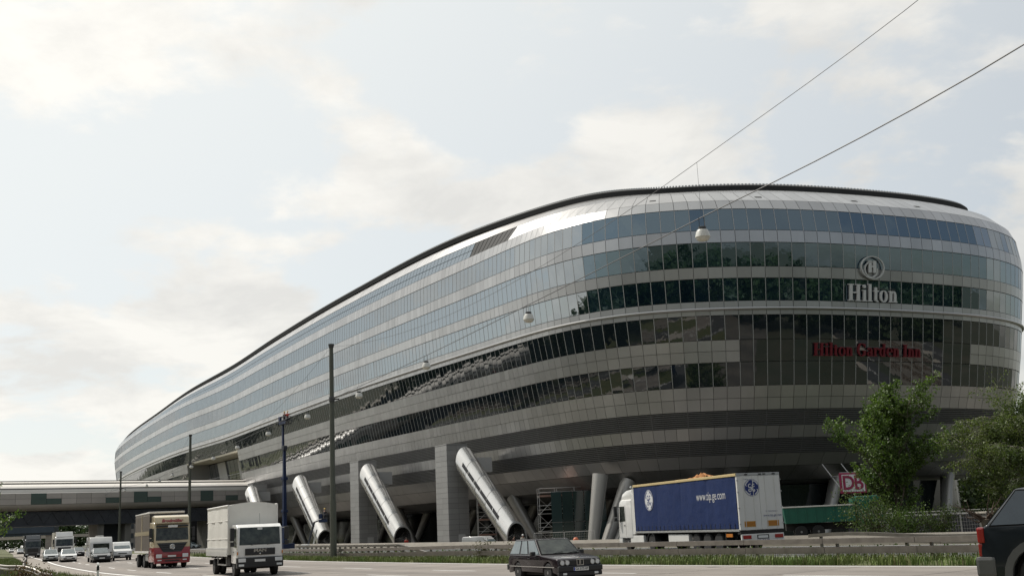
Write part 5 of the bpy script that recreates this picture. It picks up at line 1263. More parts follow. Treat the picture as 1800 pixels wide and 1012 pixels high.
mb = MB(); mb.prism([(-4.85, 3.84), (2.5, 3.84), (2.5, 3.98), (-4.85, 3.92)], -1.25, 1.25); mb.build('roof_canvas', m_edge, t, bevel=.03)
bits(t, [('front_bulkhead', m_trim, 2.46, 2.52, -1.2, 1.2, 1.1, 3.82, 0), ('chassis', m_under, -4.7, 4.4, -.45, .45, .62, 1.05, 0), ('tail_guard', m_trim, -4.9, -4.7, -1.15, 1.15, .45, .7, .02)])
axle(t, 3.55, 2.4, .48); axle(t, -.2, 2.4, .48, True); axle(t, -3.6, 2.4, .48, True)

# --- far lorries
def far_lorry(label, loc, hd, mc, mbdy, H=3.8, L=9.0):
    t = thing('lorry', label, 'lorry', loc, hd)
    cab(t, L/2 - 2.2, L/2, 2.45, .75, 3.1, (1.75, 2.75), mc, tilt=.14)
    mb = MB(); mb.prism([(L/2 - 1.9, 3.05), (L/2 - .25, 3.05), (L/2 - .7, 3.7), (L/2 - 1.9, 3.75)], -1.1, 1.1); mb.build('roof_spoiler', mc, t, bevel=.05)
    mb = MB(); mb.box(-L/2, L/2 - 2.4, -1.25, 1.25, 1.1, H); mb.build('box_body', mbdy, t, bevel=.03)
    bits(t, [('bumper', m_trim, L/2 - .2, L/2 + .07, -1.2, 1.2, .35, .75, .03), ('grille', m_trim, L/2 - .03, L/2 + .03, -.85, .85, .95, 1.6, .02), ('chassis', m_under, -L/2 + .1, L/2 - .3, -.5, .5, .6, 1.08, 0)])
    sym(t, 'headlight', m_lamp, L/2 + .05, L/2 + .085, .7, 1.1, .5, .7, .02)
    axle(t, L/2 - 1.3, 2.4, .48); axle(t, -L/2 + 2.0, 2.4, .48, True)
    return t
m_navy = mat('lorry_dark', (.018, .020, .026), .55); m_dgrey = paint('lorry_grey', (.09, .095, .10))
far_lorry('dark grey lorry with black box in the near lane below the road bridge', (-84.5, 199, 0), hd_far, m_dgrey, m_navy)
far_lorry('white cabbed lorry with high roof in front of the bridge pier', (-66.5, 167, 0), hd_far, m_wcab, mat('lorry_beige', (.38, .36, .31), .6), H=3.7)

# --- blue curtain trailer and white tractor on the opposite carriageway
m_bcurt = mat('curtain_blue', (.009, .024, .095), .55, ior=1.3, var=.10, nscale=1.5, bump=.5, bscale=1.6)
m_tdoor = mat('trailer_white', (.68, .67, .64), .45, var=.04, nscale=.8); m_litedge = mat('roof_edge_lit', (.62, .48, .24), .5, metal=.2)  # yellow light on the trailer's top edge is put into its colour
m_logo = mat('print_white', (.66, .66, .66), .6); m_logob = mat('print_blue', (.015, .03, .15), .6); m_oplate = mat('orange_board', (.48, .24, .03), .5)
gd = heading(-.30, .954)
t = thing('semi_trailer', 'blue curtain trailer with white rear doors and round monogram emblems', 'trailer', (12.3, 59.7, 0), gd)   # origin at the rear, x forward
L = 13.6
mb = MB(); mb.box(.12, L, -1.22, 1.22, 1.18, 3.88); mb.build('core', m_bcurt, t)
for s in (1, -1):       # left side (y+) faces the camera; curtain in bays with slight bulge
    nb = 4
    for b in range(nb):
        x0, x1 = .16 + (L - .3) * b / nb, .16 + (L - .3) * (b + 1) / nb; mb = MB(); n = 8
        vs = [(x0 + (x1 - x0) * i / n, s * (1.235 + .03 * math.sin(math.pi * i / n) + .012 * math.sin(i * 2.4 + k * .7 + b)), 1.22 + 2.6 * k / 6) for i in range(n + 1) for k in range(7)]
        mb.add(vs, [(i * 7 + k, (i + 1) * 7 + k, (i + 1) * 7 + k + 1, i * 7 + k + 1) for i in range(n) for k in range(6)]); mb.build('curtain', m_bcurt, t, smooth=60)
    me = MB().box(-.02, .02, -.006, .006, 0, .34).mesh('buckle_strap', m_trim); 
    for k in range(24): link('buckle_strap', me, t, (.5 + k * .55, s * 1.268, 1.14))
    bits(t, [('side_rail', m_mull, .05, L, s * 1.24 - .035, s * 1.24 + .035, 1.06, 1.17, .01), ('roof_edge', m_litedge, .0, L, s * 1.22 - .06, s * 1.22 + .06, 3.86, 4.0, .02)])
bits(t, [('roof', m_litedge, .0, L, -1.16, 1.16, 3.9, 3.97, 0), ('front_wall', m_tdoor, L, L + .06, -1.24, 1.24, 1.1, 3.98, .01)])
for s in (1, -1):
    y0, y1 = (.006, 1.245) if s > 0 else (-1.245, -.006)
    d = link('rear_door', MB().box(-.04, .10, y0, y1, 1.12, 3.86).mesh('rear_door', m_tdoor, bevel=.012), t)
    for y in (.35, .9):
        mb = MB(); mb.tube((-.06, s * y, 1.1), (-.06, s * y, 3.84), .014, n=6); mb.build('lock_rod', m_tdoor, d)
    mb = MB(); mb.box(-.055, -.041, s * .66 - .33, s * .66 + .33, 1.28, 1.56); ob = mb.build('marker_board', m_oplate, d)
    link('marker_border', MB().box(-.058, -.0555, s * .66 - .29, s * .66 + .29, 1.32, 1.52).mesh('marker_border', mat('orange_deep', (.40, .16, .02), .5)), d)
    for z in (1.4, 2.2, 3.0, 3.6): bits(d, [('hinge', m_mull, -.07, -.03, s * 1.24 - .05, s * 1.24 + .03, z, z + .06, 0)])
bits(t, [('door_header', m_mull, -.05, .12, -1.25, 1.25, 3.87, 4.0, .01), ('rear_sill', m_under, -.02, .3, -1.24, 1.24, .92, 1.1, .01), ('rear_bumper', m_tdoor, -.06, .06, -1.22, 1.22, .46, .92, .03), ('number_plate', m_plate, -.075, -.061, -.28, .28, .70, .83, 0), ('plate_frame', m_ink, -.066, -.060, -.34, .34, .66, .87, 0)])
for y in (-.9, -.35, -.1, .7): bits(t, [('top_light', m_ink, -.08, -.05, y - .08, y + .08, 3.9, 3.96, 0)])
sym(t, 'tail_light', m_tail, -.09, -.06, .68, 1.15, .68, .86, .01)
bits(t, [('chassis', m_under, .3, L - .5, -.5, .5, .75, 1.06, 0)])
put_text('bumper_text', 'KRONE', .17, m_logob, t, (-.064, 0, .56), (0, -1, 0), bold=.006, sx=1.3)
for x in (2.6, 3.95, 5.3): axle(t, x, 2.4, .50)
for x, x2 in ((6.2, 8.9),): sym(t, 'side_locker', m_tdoor, x, x2, .95, 1.2, .42, .95, .03)
sym(t, 'mudflap', m_trim, 1.7, 1.76, .8, 1.2, .3, 1.0, 0)
bits(t, [('amber_reflector', m_amber, .9, 1.6, 1.20, 1.235, .78, .95, .01)])
# monogram emblem: disc, ring and curled script strokes
def arcpts(cx, cy, r, a0, a1, n=10): return [(cx + r * math.cos(R(a0 + (a1 - a0) * k / n)), cy + r * math.sin(R(a0 + (a1 - a0) * k / n))) for k in range(n + 1)]
def emblem(name, rad, m_bg, m_fg, parent, matrix, m_ring=None):
    root_ = MB(); n = 40
    root_.prism([(rad * math.cos(2 * math.pi * k / n), rad * math.sin(2 * math.pi * k / n)) for k in range(n)], 0, .004, axis='z')
    o = root_.build(name, m_bg, parent); o.matrix_local = matrix
    st = MB(); h = .0065
    def stroke(pts, w_):
        for k, (a, b) in enumerate(zip(pts, pts[1:])):
            dx, dy = b[0] - a[0], b[1] - a[1]; l_ = math.hypot(dx, dy) or 1; nx_, ny_ = -dy / l_ * w_ / 2, dx / l_ * w_ / 2; z = h + .0004 * (k % 2)
            st.quad((a[0] + nx_ - dx*.1, a[1] + ny_ - dy*.1, z), (a[0] - nx_ - dx*.1, a[1] - ny_ - dy*.1, z), (b[0] - nx_ + dx*.1, b[1] - ny_ + dy*.1, z), (b[0] + nx_ + dx*.1, b[1] + ny_ + dy*.1, z))
    q = rad
    stroke(arcpts(0, 0, q * .93, 0, 360, 40), q * .05)
    for a in (60, 150, 240, 330):
        stroke([(q * .84 * math.cos(R(a + d_)), q * .84 * math.sin(R(a + d_))) for d_ in range(-34, 10, 6)] + [(q * .70 * math.cos(R(a + 14)), q * .70 * math.sin(R(a + 14)))], q * .09)
    stroke(arcpts(-.22 * q, .22 * q, .20 * q, 60, 330, 12) + [(-.05 * q, .10 * q), (-.12 * q, -.20 * q)] + arcpts(-.24 * q, -.30 * q, .16 * q, 20, -250, 12), q * .10)
    stroke(arcpts(.24 * q, .26 * q, .15 * q, 40, 270, 9) + arcpts(.22 * q, -.10 * q, .20 * q, 100, 290, 9) + arcpts(.26 * q, -.32 * q, .13 * q, 180, 420, 10), q * .10)
    stroke([(.12 * q, .10 * q), (.38 * q, .16 * q)], q * .07)
    st.build('script', m_fg, o, fix=False); return o
emblem('emblem', .62, m_logo, m_logob, t, face_matrix((-1, 0, 0), (0, 0, 1), (11.2, 1.275, 3.0)))
emblem('emblem', .44, m_logob, m_logo, t, face_matrix((0, -1, 0), (0, 0, 1), (-.047, .42, 3.25)))
put_text('side_text', 'www.tip.ge.com', .66, m_logo, t, (3.0, 1.272, 2.95), (-1, 0, 0), sx=.80, bold=-.004)
put_text('door_text', 'www.tip.ge.com', .18, m_logob, t, (-.046, -.66, 1.82), (0, -1, 0), sx=.9)
put_text('door_text', 'GE Trailer Services', .10, m_logob, t, (-.046, -.62, 2.03), (0, -1, 0), sx=.9)
put_text('door_text', 'Trailer', .10, m_logob, t, (-.046, .72, 3.68), (0, -1, 0))
# crumpled orange sheet and wood on the trailer roof
m_tarp = mat('tarp_orange', (.36, .15, .04), .8, var=.3, nscale=4); m_wood = mat('wood_pale', (.45, .36, .24), .8, var=.2, nscale=6)
dz = thing('crumpled_sheet', 'crumpled orange sheet lying on top of the blue trailer', 'sheet', tuple(t.location + Vector((-.30 * 6.6, .954 * 6.6, 3.97))), gd)
mb = MB(); n = 14; rr = random.Random(5)
vs = [((i / n - .5) * 2.0, (k / n - .5) * 1.2, max(0, (.30 * math.exp(-((i / n - .35) ** 2 + (k / n - .5) ** 2) * 9) + rr.uniform(-.07, .10))) + .02) for i in range(n + 1) for k in range(n + 1)]
mb.add(vs, [(i * (n + 1) + k, (i + 1) * (n + 1) + k, (i + 1) * (n + 1) + k + 1, i * (n + 1) + k + 1) for i in range(n) for k in range(n)]); mb.build('sheet', m_tarp, dz)
wd = thing('wooden_batten', 'pale wooden battens lying beside the orange sheet on the trailer roof', 'timber', tuple(t.location + Vector((-.30 * 8.2, .954 * 8.2, 3.97))), gd)
for k in range(3): mb = MB(); mb.box(-1.0 + k * .2, 1.1 + k * .15, .2 * k - .3, .2 * k - .2, .02, .12); mb.build('batten', m_wood, wd)
# tractor
tr = Vector((12.3, 59.7, 0)) + Vector((-.30, .954, 0)) * 12.2
t = thing('tractor_unit', 'white tractor cab pulling the blue curtain trailer', 'lorry', tr, gd)
cab(t, 1.9, 4.15, 2.48, .75, 3.15, (1.85, 2.8), m_wcab, tilt=.2)
mb = MB(); mb.prism([(1.9, 3.1), (3.75, 3.1), (3.5, 3.5), (2.8, 3.72), (1.9, 3.78)], -1.16, 1.16); mb.build('roof_spoiler', m_wcab, t, bevel=.08, smooth=40)
bits(t, [('bumper', m_wcab, 3.7, 4.25, -1.22, 1.22, .38, .78, .04), ('grille', m_trim, 4.12, 4.19, -.8, .8, .9, 1.7, .02), ('chassis', m_under, -1.6, 3.8, -.5, .5, .6, 1.0, 0), ('sun_visor', m_win, 3.92, 4.2, -1.1, 1.1, 2.88, 2.98, .02)])
sym(t, 'side_skirt', m_wcab, .3, 2.35, 1.02, 1.22, .38, .92, .03); sym(t, 'side_deflector', m_wcab, 1.45, 1.92, 1.14, 1.22, 1.0, 3.5, .02); sym(t, 'headlight', m_lamp, 4.2, 4.27, .75, 1.1, .5, .72, .02)
for y in (-.7, .7): mb = MB(); mb.tube((2.9, y, 3.66), (2.9, y, 3.92), .05); mb.lathe([(.001, -.05), (.09, -.05), (.1, .06), (.001, .08)], axis='x', n=10, c=(2.95, y, 3.92)); mb.build('roof_light', m_chrome, t)
sym(t, 'door_step', m_trim, 3.3, 3.7, 1.16, 1.235, 1.0, 1.12, .01)
axle(t, 2.85, 2.4, .50); axle(t, -.85, 2.4, .50, True)
for s in (-1, 1): mb = MB(); mb.prism(arc(-.85, .62, 0, 180, 10, zc=.5) + arc(-.85, .56, 180, 0, 10, zc=.5), s * 1.03 - .2, s * 1.03 + .2); mb.build('mudguard', m_trim, t)

# --- green tipper lorry behind the trees
m_green = paint('tipper_green', (.012, .12, .082), coat=.3, rough=.4)
t = thing('tipper_lorry', 'green tipper lorry half hidden behind the leafy tree', 'lorry', (24.2, 90.5, -.1), heading(.98, -.17))
mb = MB(); mb.hexa([(-3.6, -1.15, 1.15), (1.5, -1.15, 1.15), (1.5, 1.15, 1.15), (-3.6, 1.15, 1.15)], [(-3.75, -1.25, 2.35), (1.6, -1.25, 2.35), (1.6, 1.25, 2.35), (-3.75, 1.25, 2.35)]); mb.build('tipper_body', m_green, t)
for s in (-1, 1):
    for k in range(8): x = -3.5 + k * .7; mb = MB(); mb.hexa([(x, s * 1.14, 1.15), (x + .1, s * 1.14, 1.15), (x + .1, s * 1.22, 1.15), (x, s * 1.22, 1.15)], [(x, s * 1.24, 2.3), (x + .1, s * 1.24, 2.3), (x + .1, s * 1.32, 2.3), (x, s * 1.32, 2.3)]); mb.build('side_rib', m_green, t)
    bits(t, [('top_rail', m_edge, -3.8, 1.6, s * 1.27 - .06, s * 1.27 + .06, 2.34, 2.44, .01)])
mb = MB(); mb.hexa([(1.5, -1.25, 1.2), (1.62, -1.25, 1.2), (1.62, 1.25, 1.2), (1.5, 1.25, 1.2)], [(1.5, -1.25, 2.9), (1.62, -1.25, 2.9), (1.62, 1.25, 2.9), (1.5, 1.25, 2.9)]); mb.build('headboard', m_green, t)
cab(t, 1.8, 3.9, 2.3, .8, 3.0, (1.75, 2.65), m_green, tilt=.12)
bits(t, [('chassis', m_under, -3.6, 3.5, -.5, .5, .6, 1.12, 0), ('bumper', m_mull, 3.8, 4.0, -1.15, 1.15, .4, .75, .03), ('grille', m_trim, 3.88, 3.93, -.7, .7, .95, 1.5, .01)])
axle(t, 2.9, 2.3, .48); axle(t, -1.2, 2.3, .48, True); axle(t, -2.5, 2.3, .48, True)

# --- boom lifts
m_lblue = paint('lift_blue', (.010, .024, .075), coat=.1, rough=.5); m_ldark = mat('lift_dark', (.04, .045, .06), .5)
bx = Vector((-34.0, 165.0, -1.15))
t = thing('boom_lift', 'tall blue telescopic boom lift raised against the silver flank', 'lift', bx, R(-50))
bits(t, [('turntable', m_lblue, -1.6, 1.4, -.9, .9, .85, 1.9, .06), ('chassis', m_ldark, -1.8, 1.8, -1.0, 1.0, .5, .85, .04), ('counterweight', m_ldark, -2.2, -1.5, -.9, .9, .9, 1.8, .05)])
for x in (-1.3, 1.3):
    for s in (-1, 1): wheel(t, x, s * 1.1, .5, .35, s, 6, .5, truck=True)
mb = MB(); mb.hexa([(-.27, -.27, 1.6), (.27, -.27, 1.6), (.27, .27, 1.6), (-.27, .27, 1.6)], [(-.17, -.17, 15.2), (.17, -.17, 15.2), (.17, .17, 15.2), (-.17, .17, 15.2)]); mb.build('boom', m_lblue, t)
for z in (6.2, 10.8): mb = MB(); mb.box(-.38, .38, -.36, .36, z, z + .4); mb.build('boom_collar', m_lblue, t, bevel=.03)
mb = MB(); mb.box(-.35, .35, -.3, .3, 15.0, 15.7); mb.build('knuckle', m_ldark, t, bevel=.08)
mb = MB(); mb.hexa([(-.50, -.14, 15.1), (-.22, -.14, 15.1), (-.22, .14, 15.1), (-.50, .14, 15.1)], [(-.55, -.12, 19.0), (-.29, -.12, 19.0), (-.29, .12, 19.0), (-.55, .12, 19.0)]); mb.build('jib', m_lblue, t)
def cage(t, x0, x1, y0, y1, z0, h=1.1):
    mb = MB(); mb.box(x0, x1, y0, y1, z0, z0 + .08)
    for z in (z0 + .55, z0 + h):
        for a, b in (((x0, y0), (x1, y0)), ((x1, y0), (x1, y1)), ((x1, y1), (x0, y1)), ((x0, y1), (x0, y0))): mb.tube((a[0], a[1], z), (b[0], b[1], z), .035, n=5)
    for x in np.linspace(x0, x1, 5):
        for y in (y0, y1): mb.tube((x, y, z0), (x, y, z0 + h), .03, n=5)
    mb.build('basket', m_ldark, t)
    bits(t, [('control_box', m_lblue, x0, x0 + .5, y0 - .1, y0 + .2, z0 + .5, z0 + 1.15, .03), ('toe_board', m_lblue, x0, x1, y0 - .02, y0 + .02, z0 + .05, z0 + .4, 0)])
cage(t, -.7, 1.3, -.5, .5, 18.75)
LIFT_T = t
lx = Vector((-29.0, 158.0, -1.15))
t = thing('boom_lift', 'small dark articulated lift with white body beside the second silver tube', 'lift', lx, R(-20))
m_lwh = paint('lift_white', (.62, .62, .60))
bits(t, [('turntable', m_lwh, -1.2, 1.1, -.6, .6, .9, 1.7, .1), ('chassis', m_ldark, -1.2, 1.2, -.8, .8, .4, .85, .04), ('outrigger', m_lwh, .6, 2.2, -.4, .4, .8, 1.35, .1)])
for x in (-.9, .9):
    for s in (-1, 1): wheel(t, x, s * .85, .4, .28, s, 6, .5, truck=True)
mb = MB(); mb.tube((-.4, 0, 1.6), (.6, 0, 4.6), .14, n=6); mb.build('boom', m_ldark, t)
mb = MB(); mb.tube((.3, .2, 1.6), (.9, .15, 3.6), .10, n=6); mb.build('boom', m_lwh, t)
mb = MB(); mb.tube((.6, 0, 4.6), (2.0, 0, 5.0), .11, n=6); mb.build('jib', m_ldark, t)
cage(t, 1.6, 2.9, -.5, .5, 4.5)
LIFT2_T = t
# ------------------------------------------------------------------ vegetation
def leaf_mat(name, c1, c2, trans=.35, nscale=.6):
    m = mat(name, c1, .55, color2=c2, nscale=nscale, island=.35)
    t = m.node_tree; b = t.nodes['Principled BSDF']; o = t.nodes['Material Output']
    tr = t.nodes.new('ShaderNodeBsdfTranslucent'); mx = t.nodes.new('ShaderNodeMixShader'); mx.inputs[0].default_value = trans
    src = b.inputs['Base Color'].links[0].from_socket
    hv = t.nodes.new('ShaderNodeHueSaturation'); hv.inputs['Value'].default_value = 1.25; hv.inputs['Saturation'].default_value = 1.1; t.links.new(src, hv.inputs['Color']); t.links.new(hv.outputs[0], tr.inputs[0])
    t.links.new(b.outputs[0], mx.inputs[1]); t.links.new(tr.outputs[0], mx.inputs[2]); t.links.new(mx.outputs[0], o.inputs['Surface'])
    return m
m_leaf = leaf_mat('leaf_maple', (.050, .10, .018), (.11, .165, .034))
m_birch = leaf_mat('leaf_birch', (.058, .098, .020), (.12, .15, .038))
m_bush = leaf_mat('leaf_bush', (.050, .088, .020), (.10, .13, .036))
m_weed = leaf_mat('leaf_weed', (.055, .055, .024), (.10, .105, .03))
m_rust = leaf_mat('leaf_dock', (.10, .04, .02), (.055, .07, .022))
m_bark = mat('bark_grey', (.09, .075, .055), .9, var=.3, nscale=4, bump=.5, bscale=12)
m_barkb = mat('bark_birch', (.40, .36, .30), .8, color2=(.10, .085, .07), nscale=3, stretch=(1, 1, 5))
def leaves_mesh(name, pts, size, m, rs, aspect=.62, droop=0.0):
    """pts (n,3): one folded leaf per point"""
    n = len(pts); a = rs.normal(size=(n, 3)); a[:, 2] -= droop; a /= np.linalg.norm(a, axis=1)[:, None]
    b = rs.normal(size=(n, 3)); b -= (b * a).sum(1)[:, None] * a; b /= np.linalg.norm(b, axis=1)[:, None]; c = np.cross(a, b)
    s = size * rs.uniform(.6, 1.3, n)[:, None]
    v = np.stack([pts - a * s * .5, pts + b * s * aspect * .5 + c * s * .12, pts + a * s * .5, pts - b * s * aspect * .5 + c * s * .12], 1).reshape(-1, 3)
    me = bpy.data.meshes.new(name); me.vertices.add(4 * n); me.vertices.foreach_set('co', v.astype(np.float32).ravel())
    me.loops.add(4 * n); me.loops.foreach_set('vertex_index', np.arange(4 * n, dtype=np.int32)); me.polygons.add(n)
    me.polygons.foreach_set('loop_start', np.arange(0, 4 * n, 4, dtype=np.int32)); me.polygons.foreach_set('loop_total', np.full(n, 4, dtype=np.int32))
    me.materials.append(m); me.update(calc_edges=True); return me
def tree(label, x, y, z, h, width, style, nleaf, lsize, m_l, m_b, seed, group=None, trunk_r=.14, base=.12):
    rs = np.random.default_rng(seed); t = thing('tree', label, 'tree', (x, y, z), 0, group); mb = MB(); centres = []; rad = []
    def limb(p, d, L, r, depth):
        n = 5; pts = [p]; dd = d / np.linalg.norm(d)
        for k in range(n):
            dd = dd + rs.normal(size=3) * .13
            if style == 'upright': dd[2] += .10
            if style == 'weeping': dd[2] -= .01 + .13 * (depth > 0)
            if style == 'round': dd[2] += .03
            dd /= np.linalg.norm(dd); pts.append(pts[-1] + dd * L / n)
        for k in range(n):
            mb.tube(pts[k], pts[k + 1], r * (1 - k / n * .75), r * (1 - (k + 1) / n * .75), n=5 if depth else 7, cap=False)
        for k in range(1, n + 1):
            if depth >= 1 or k > 1:
                for q in range(3): centres.append(pts[k] + rs.normal(size=3) * .06 * L * (1, .8, .5)[min(depth, 2)]); rad.append((.13 if depth else .20) * (.6 + L * .22))
        if depth < 2:
            for k in range(1, n + 1):
                for q in range((2 if depth == 0 else 2)):
                    az = rs.uniform(0, 2 * np.pi); side = np.array([np.cos(az), np.sin(az), rs.uniform(-.1, .5)])
                    nd = dd * .55 + side * .75
                    limb(pts[k], nd, L * rs.uniform(.34, .52), r * .42, depth + 1)
    trunk = [np.array([0., 0, 0])]; ht = h * .80
    for k in range(8): trunk.append(trunk[-1] + np.array([rs.normal() * .06, rs.normal() * .06, ht / 8]))
    for k in range(8): mb.tube(trunk[k], trunk[k + 1], trunk_r * (1 - k / 9), trunk_r * (1 - (k + 1) / 9), n=8, cap=False)
    nl = 15
    for k in range(nl):
        f = base + (1 - base) * (k + .5) / nl; kk = min(f, .999) * 8; i = int(kk); p = trunk[i] + (trunk[i + 1] - trunk[i]) * (kk - i)
        az = k * 2.4 + rs.uniform(-.4, .4)
        if style == 'upright': env = .55 + .45 * math.sin(math.pi * min(1, f * 1.1)); L = (width * .78 * env + h * .12) * rs.uniform(.7, 1.25); d = np.array([np.cos(az) * .75, np.sin(az) * .75, .8 + f * .7])
        elif style == 'weeping': env = math.sin(math.pi * (.15 + .8 * f)) ; L = (width * .85 * env + .4) * rs.uniform(.75, 1.2); d = np.array([np.cos(az), np.sin(az), .95])
        else: env = math.sin(math.pi * (.12 + .75 * f)); L = (width * .8 * env + .3) * rs.uniform(.75, 1.2); d = np.array([np.cos(az), np.sin(az), .35 + .5 * f])
        limb(p, d, L, trunk_r * .42 * (1.1 - f * .5), 0)
    limb(trunk[-1], np.array([0., 0, 1]), h * .2, trunk_r * .25, 1)
    mb.build('trunk', m_b, t, smooth=60, fix=False)
    C_ = np.array(centres); rd = np.array(rad); idx = rs.integers(0, len(C_), nleaf)
    pts = C_[idx] + rs.normal(size=(nleaf, 3)) * rd[idx][:, None] * np.array([1, 1, .85])
    if style == 'weeping': pts[:, 2] -= rs.exponential(.22, nleaf)
    pts = pts[pts[:, 2] > .15]
    link('crown', leaves_mesh('crown', pts, lsize, m_l, rs, droop=.8 if style == 'weeping' else .2), t)
    return t
tree('leafy green tree with upright shoots between the tipper lorry and the building', 25.9, 80.0, -.1, 8.3, 4.3, 'upright', 36000, .19, m_leaf, m_bark, 11, trunk_r=.17, base=.10)
tree('drooping birch tree with thin olive leaves just before the dark utility vehicle', 32.0, 75.5, 0, 8.2, 4.3, 'weeping', 32000, .14, m_birch, m_barkb, 5, trunk_r=.11, base=.18)
tree('pale stemmed birch at the edge of the picture above the utility vehicle', 35.3, 76.5, 0, 9.0, 5.6, 'weeping', 30000, .14, m_birch, m_barkb, 23, trunk_r=.10, base=.25)
tree('bright green sapling behind the pale stemmed birch', 37.6, 80.0, 0, 5.8, 5.0, 'round', 14000, .17, m_leaf, m_bark, 31, trunk_r=.07, base=.08)
tree('small leafy tree reaching in from the edge beside the roadside path', -25.5, 51.5, .2, 4.4, 2.7, 'round', 24000, .15, m_leaf, m_bark, 41, trunk_r=.09, base=.12)
def bush(label, x, y, z, h, wd, n, size, m_l, seed, name='shrub', cat='shrub', group=None):
    rs = np.random.default_rng(seed); t = thing(name, label, cat, (x, y, z), 0, group); mb = MB(); cs = []
    for k in range(11):
        az = rs.uniform(0, 6.28); tip = np.array([np.cos(az) * wd * .5 * rs.uniform(.2, 1), np.sin(az) * wd * .5 * rs.uniform(.2, 1), h * rs.uniform(.55, 1)]); p = np.array([rs.normal() * .08, rs.normal() * .08, -.05]); last = p
        for f in np.linspace(.25, 1, 4):
            q = p + (tip - p) * f + rs.normal(size=3) * .05 * h; mb.tube(last, q, .02 * (1.2 - f) * h + .004, n=5, cap=False); last = q
            cs += [q + rs.normal(size=3) * .12 * h for _ in range(4)]
    mb.build('stems', m_bark, t, fix=False)
    cs = np.array(cs); pts = cs[rs.integers(0, len(cs), n)] + rs.normal(size=(n, 3)) * .13 * h; pts = pts[pts[:, 2] > 0]
    link('foliage', leaves_mesh('foliage', pts, size, m_l, rs), t); return t
bush('pale flecked shrub covering the cab of the green tipper lorry', 23.2, 76.5, -.05, 3.0, 3.2, 3600, .13, m_bush, 51)
bush('low dark shrub under the leafy tree beside the tipper lorry', 25.2, 76.0, -.05, 2.0, 3.4, 3000, .13, m_leaf, 52)
bush('low bright shrub right of the leafy tree trunk', 27.0, 75.5, -.05, 1.7, 3.0, 2600, .12, m_bush, 53)
bush('shrub below the drooping birch beside the tangle of roots', 30.0, 71.0, 0, 1.5, 2.6, 2200, .11, m_birch, 54)
bush('yellow green shrub close to the rear of the dark utility vehicle', 31.6, 69.0, 0, 1.8, 2.4, 2200, .12, m_leaf, 55)
bush('bushy growth under the pale stemmed birch', 34.5, 73.0, 0, 3.4, 3.6, 4200, .13, m_bush, 56)
bush('reddish brown dock plants on the verge by the curved rail', -24.4, 56.8, .0, .95, 1.2, 900, .11, m_rust, 57, 'weed', 'weed')
bush('second clump of brown dock plants nearer the white marker post', -23.2, 56.6, .0, .75, .9, 500, .10, m_rust, 58, 'weed', 'weed')
bush('small weed growing on the wall top left of the estate car', -2.2, 64.5, .0, 1.0, 1.2, 600, .10, m_weed, 59, 'weed', 'weed')
bush('low weed beside the tall one behind the main rail', -.6, 63.0, .0, .8, 1.0, 420, .10, m_weed, 60, 'weed', 'weed')
# uprooted stump
t = thing('uprooted_stump', 'brown uprooted tree stump with spreading bare roots below the birch', 'stump', (28.6, 71.5, .0)); rs = np.random.default_rng(3); mb = MB()
for k in range(22):
    az = rs.uniform(0, 6.28); d = np.array([np.cos(az), np.sin(az) * .5, rs.uniform(.0, 1.0)]); p = np.array([0, 0, .75]); r_ = .10
    for q in range(4): n_ = p + (d + rs.normal(size=3) * .35) * .38; n_[2] = max(n_[2], -.02); mb.tube(p, n_, r_, r_ * .6, n=5, cap=False); p = n_; r_ *= .6
mb.build('roots', mat('root_brown', (.075, .05, .035), .9, var=.3, nscale=5), t)
mb = MB(); mb.lathe([(.42, 0), (.34, .5), (.38, .95), (.001, 1.0)], n=10); mb.build('stump', m_bark, t)
# grass and weeds, uncountable
def blades(name, m_, spots, hmin, hmax, wd, seed, lean=.35):
    rs = np.random.default_rng(seed); P = np.array(spots); n = len(P); az = rs.uniform(0, 6.28, n); h = rs.uniform(hmin, hmax, n); d = np.stack([np.cos(az), np.sin(az), 0 * az], 1); s = np.stack([-np.sin(az), np.cos(az), 0 * az], 1) * wd
    top = P + np.stack([0 * h, 0 * h, h], 1) + d * (h * lean * rs.uniform(.2, 1.2, n))[:, None]; mid_ = P + np.stack([0 * h, 0 * h, h * .55], 1) + d * (h * lean * .2)[:, None]
    v = np.stack([P - s, P + s, mid_ + s * .8, mid_ - s * .8, top], 1).reshape(-1, 3)
    base = np.arange(n) * 5; quads = np.stack([base, base + 1, base + 2, base + 3], 1); tris = np.stack([base + 3, base + 2, base + 4], 1)
    me = bpy.data.meshes.new(name); me.from_pydata(v.tolist(), [], quads.tolist() + tris.tolist()); me.materials.append(m_); me.update()
    return tag(link(name, me), kind='stuff')
def scatter(n, la, lb, da, db, z, seed, clump=0.0, power=1.6):
    rs = np.random.default_rng(seed); f = rs.uniform(0, 1, n) ** (1 / power); l = la + (lb - la) * f; d = rs.uniform(da, db, n)
    if clump:
        keep = (np.sin(l * 1.3 + 2 * np.sin(l * .37)) + np.sin(l * .51 + d * 2.1)) * .5 + rs.normal(size=n) * .5 > clump - .5; l, d = l[keep], d[keep]
    x = np.interp(l, EL, EDGE[:, 0]) + np.interp(l, EL, EN[:, 0]) * d; y = np.interp(l, EL, EDGE[:, 1]) + np.interp(l, EL, EN[:, 1]) * d
    return np.stack([x, y, np.full(len(l), z)], 1)
m_grass = mat('grass_blade', (.11, .19, .035), .7, color2=(.20, .225, .07), nscale=.35, island=.35)
m_grassd = mat('grass_dry', (.19, .17, .07), .8, color2=(.09, .125, .035), nscale=.5, island=.3)
lg0, lg1 = lat(-40, 135)[0], lat(27, 18)[0]
blades('grass', m_grass, scatter(52000, lg0, lg1, -2.6, -.75, -.02, 1, .12), .12, .40, .018, 2)
blades('grass', m_grassd, scatter(16000, lg0, lg1, -5.4, -.6, -.02, 3, .3), .14, .52, .013, 4)
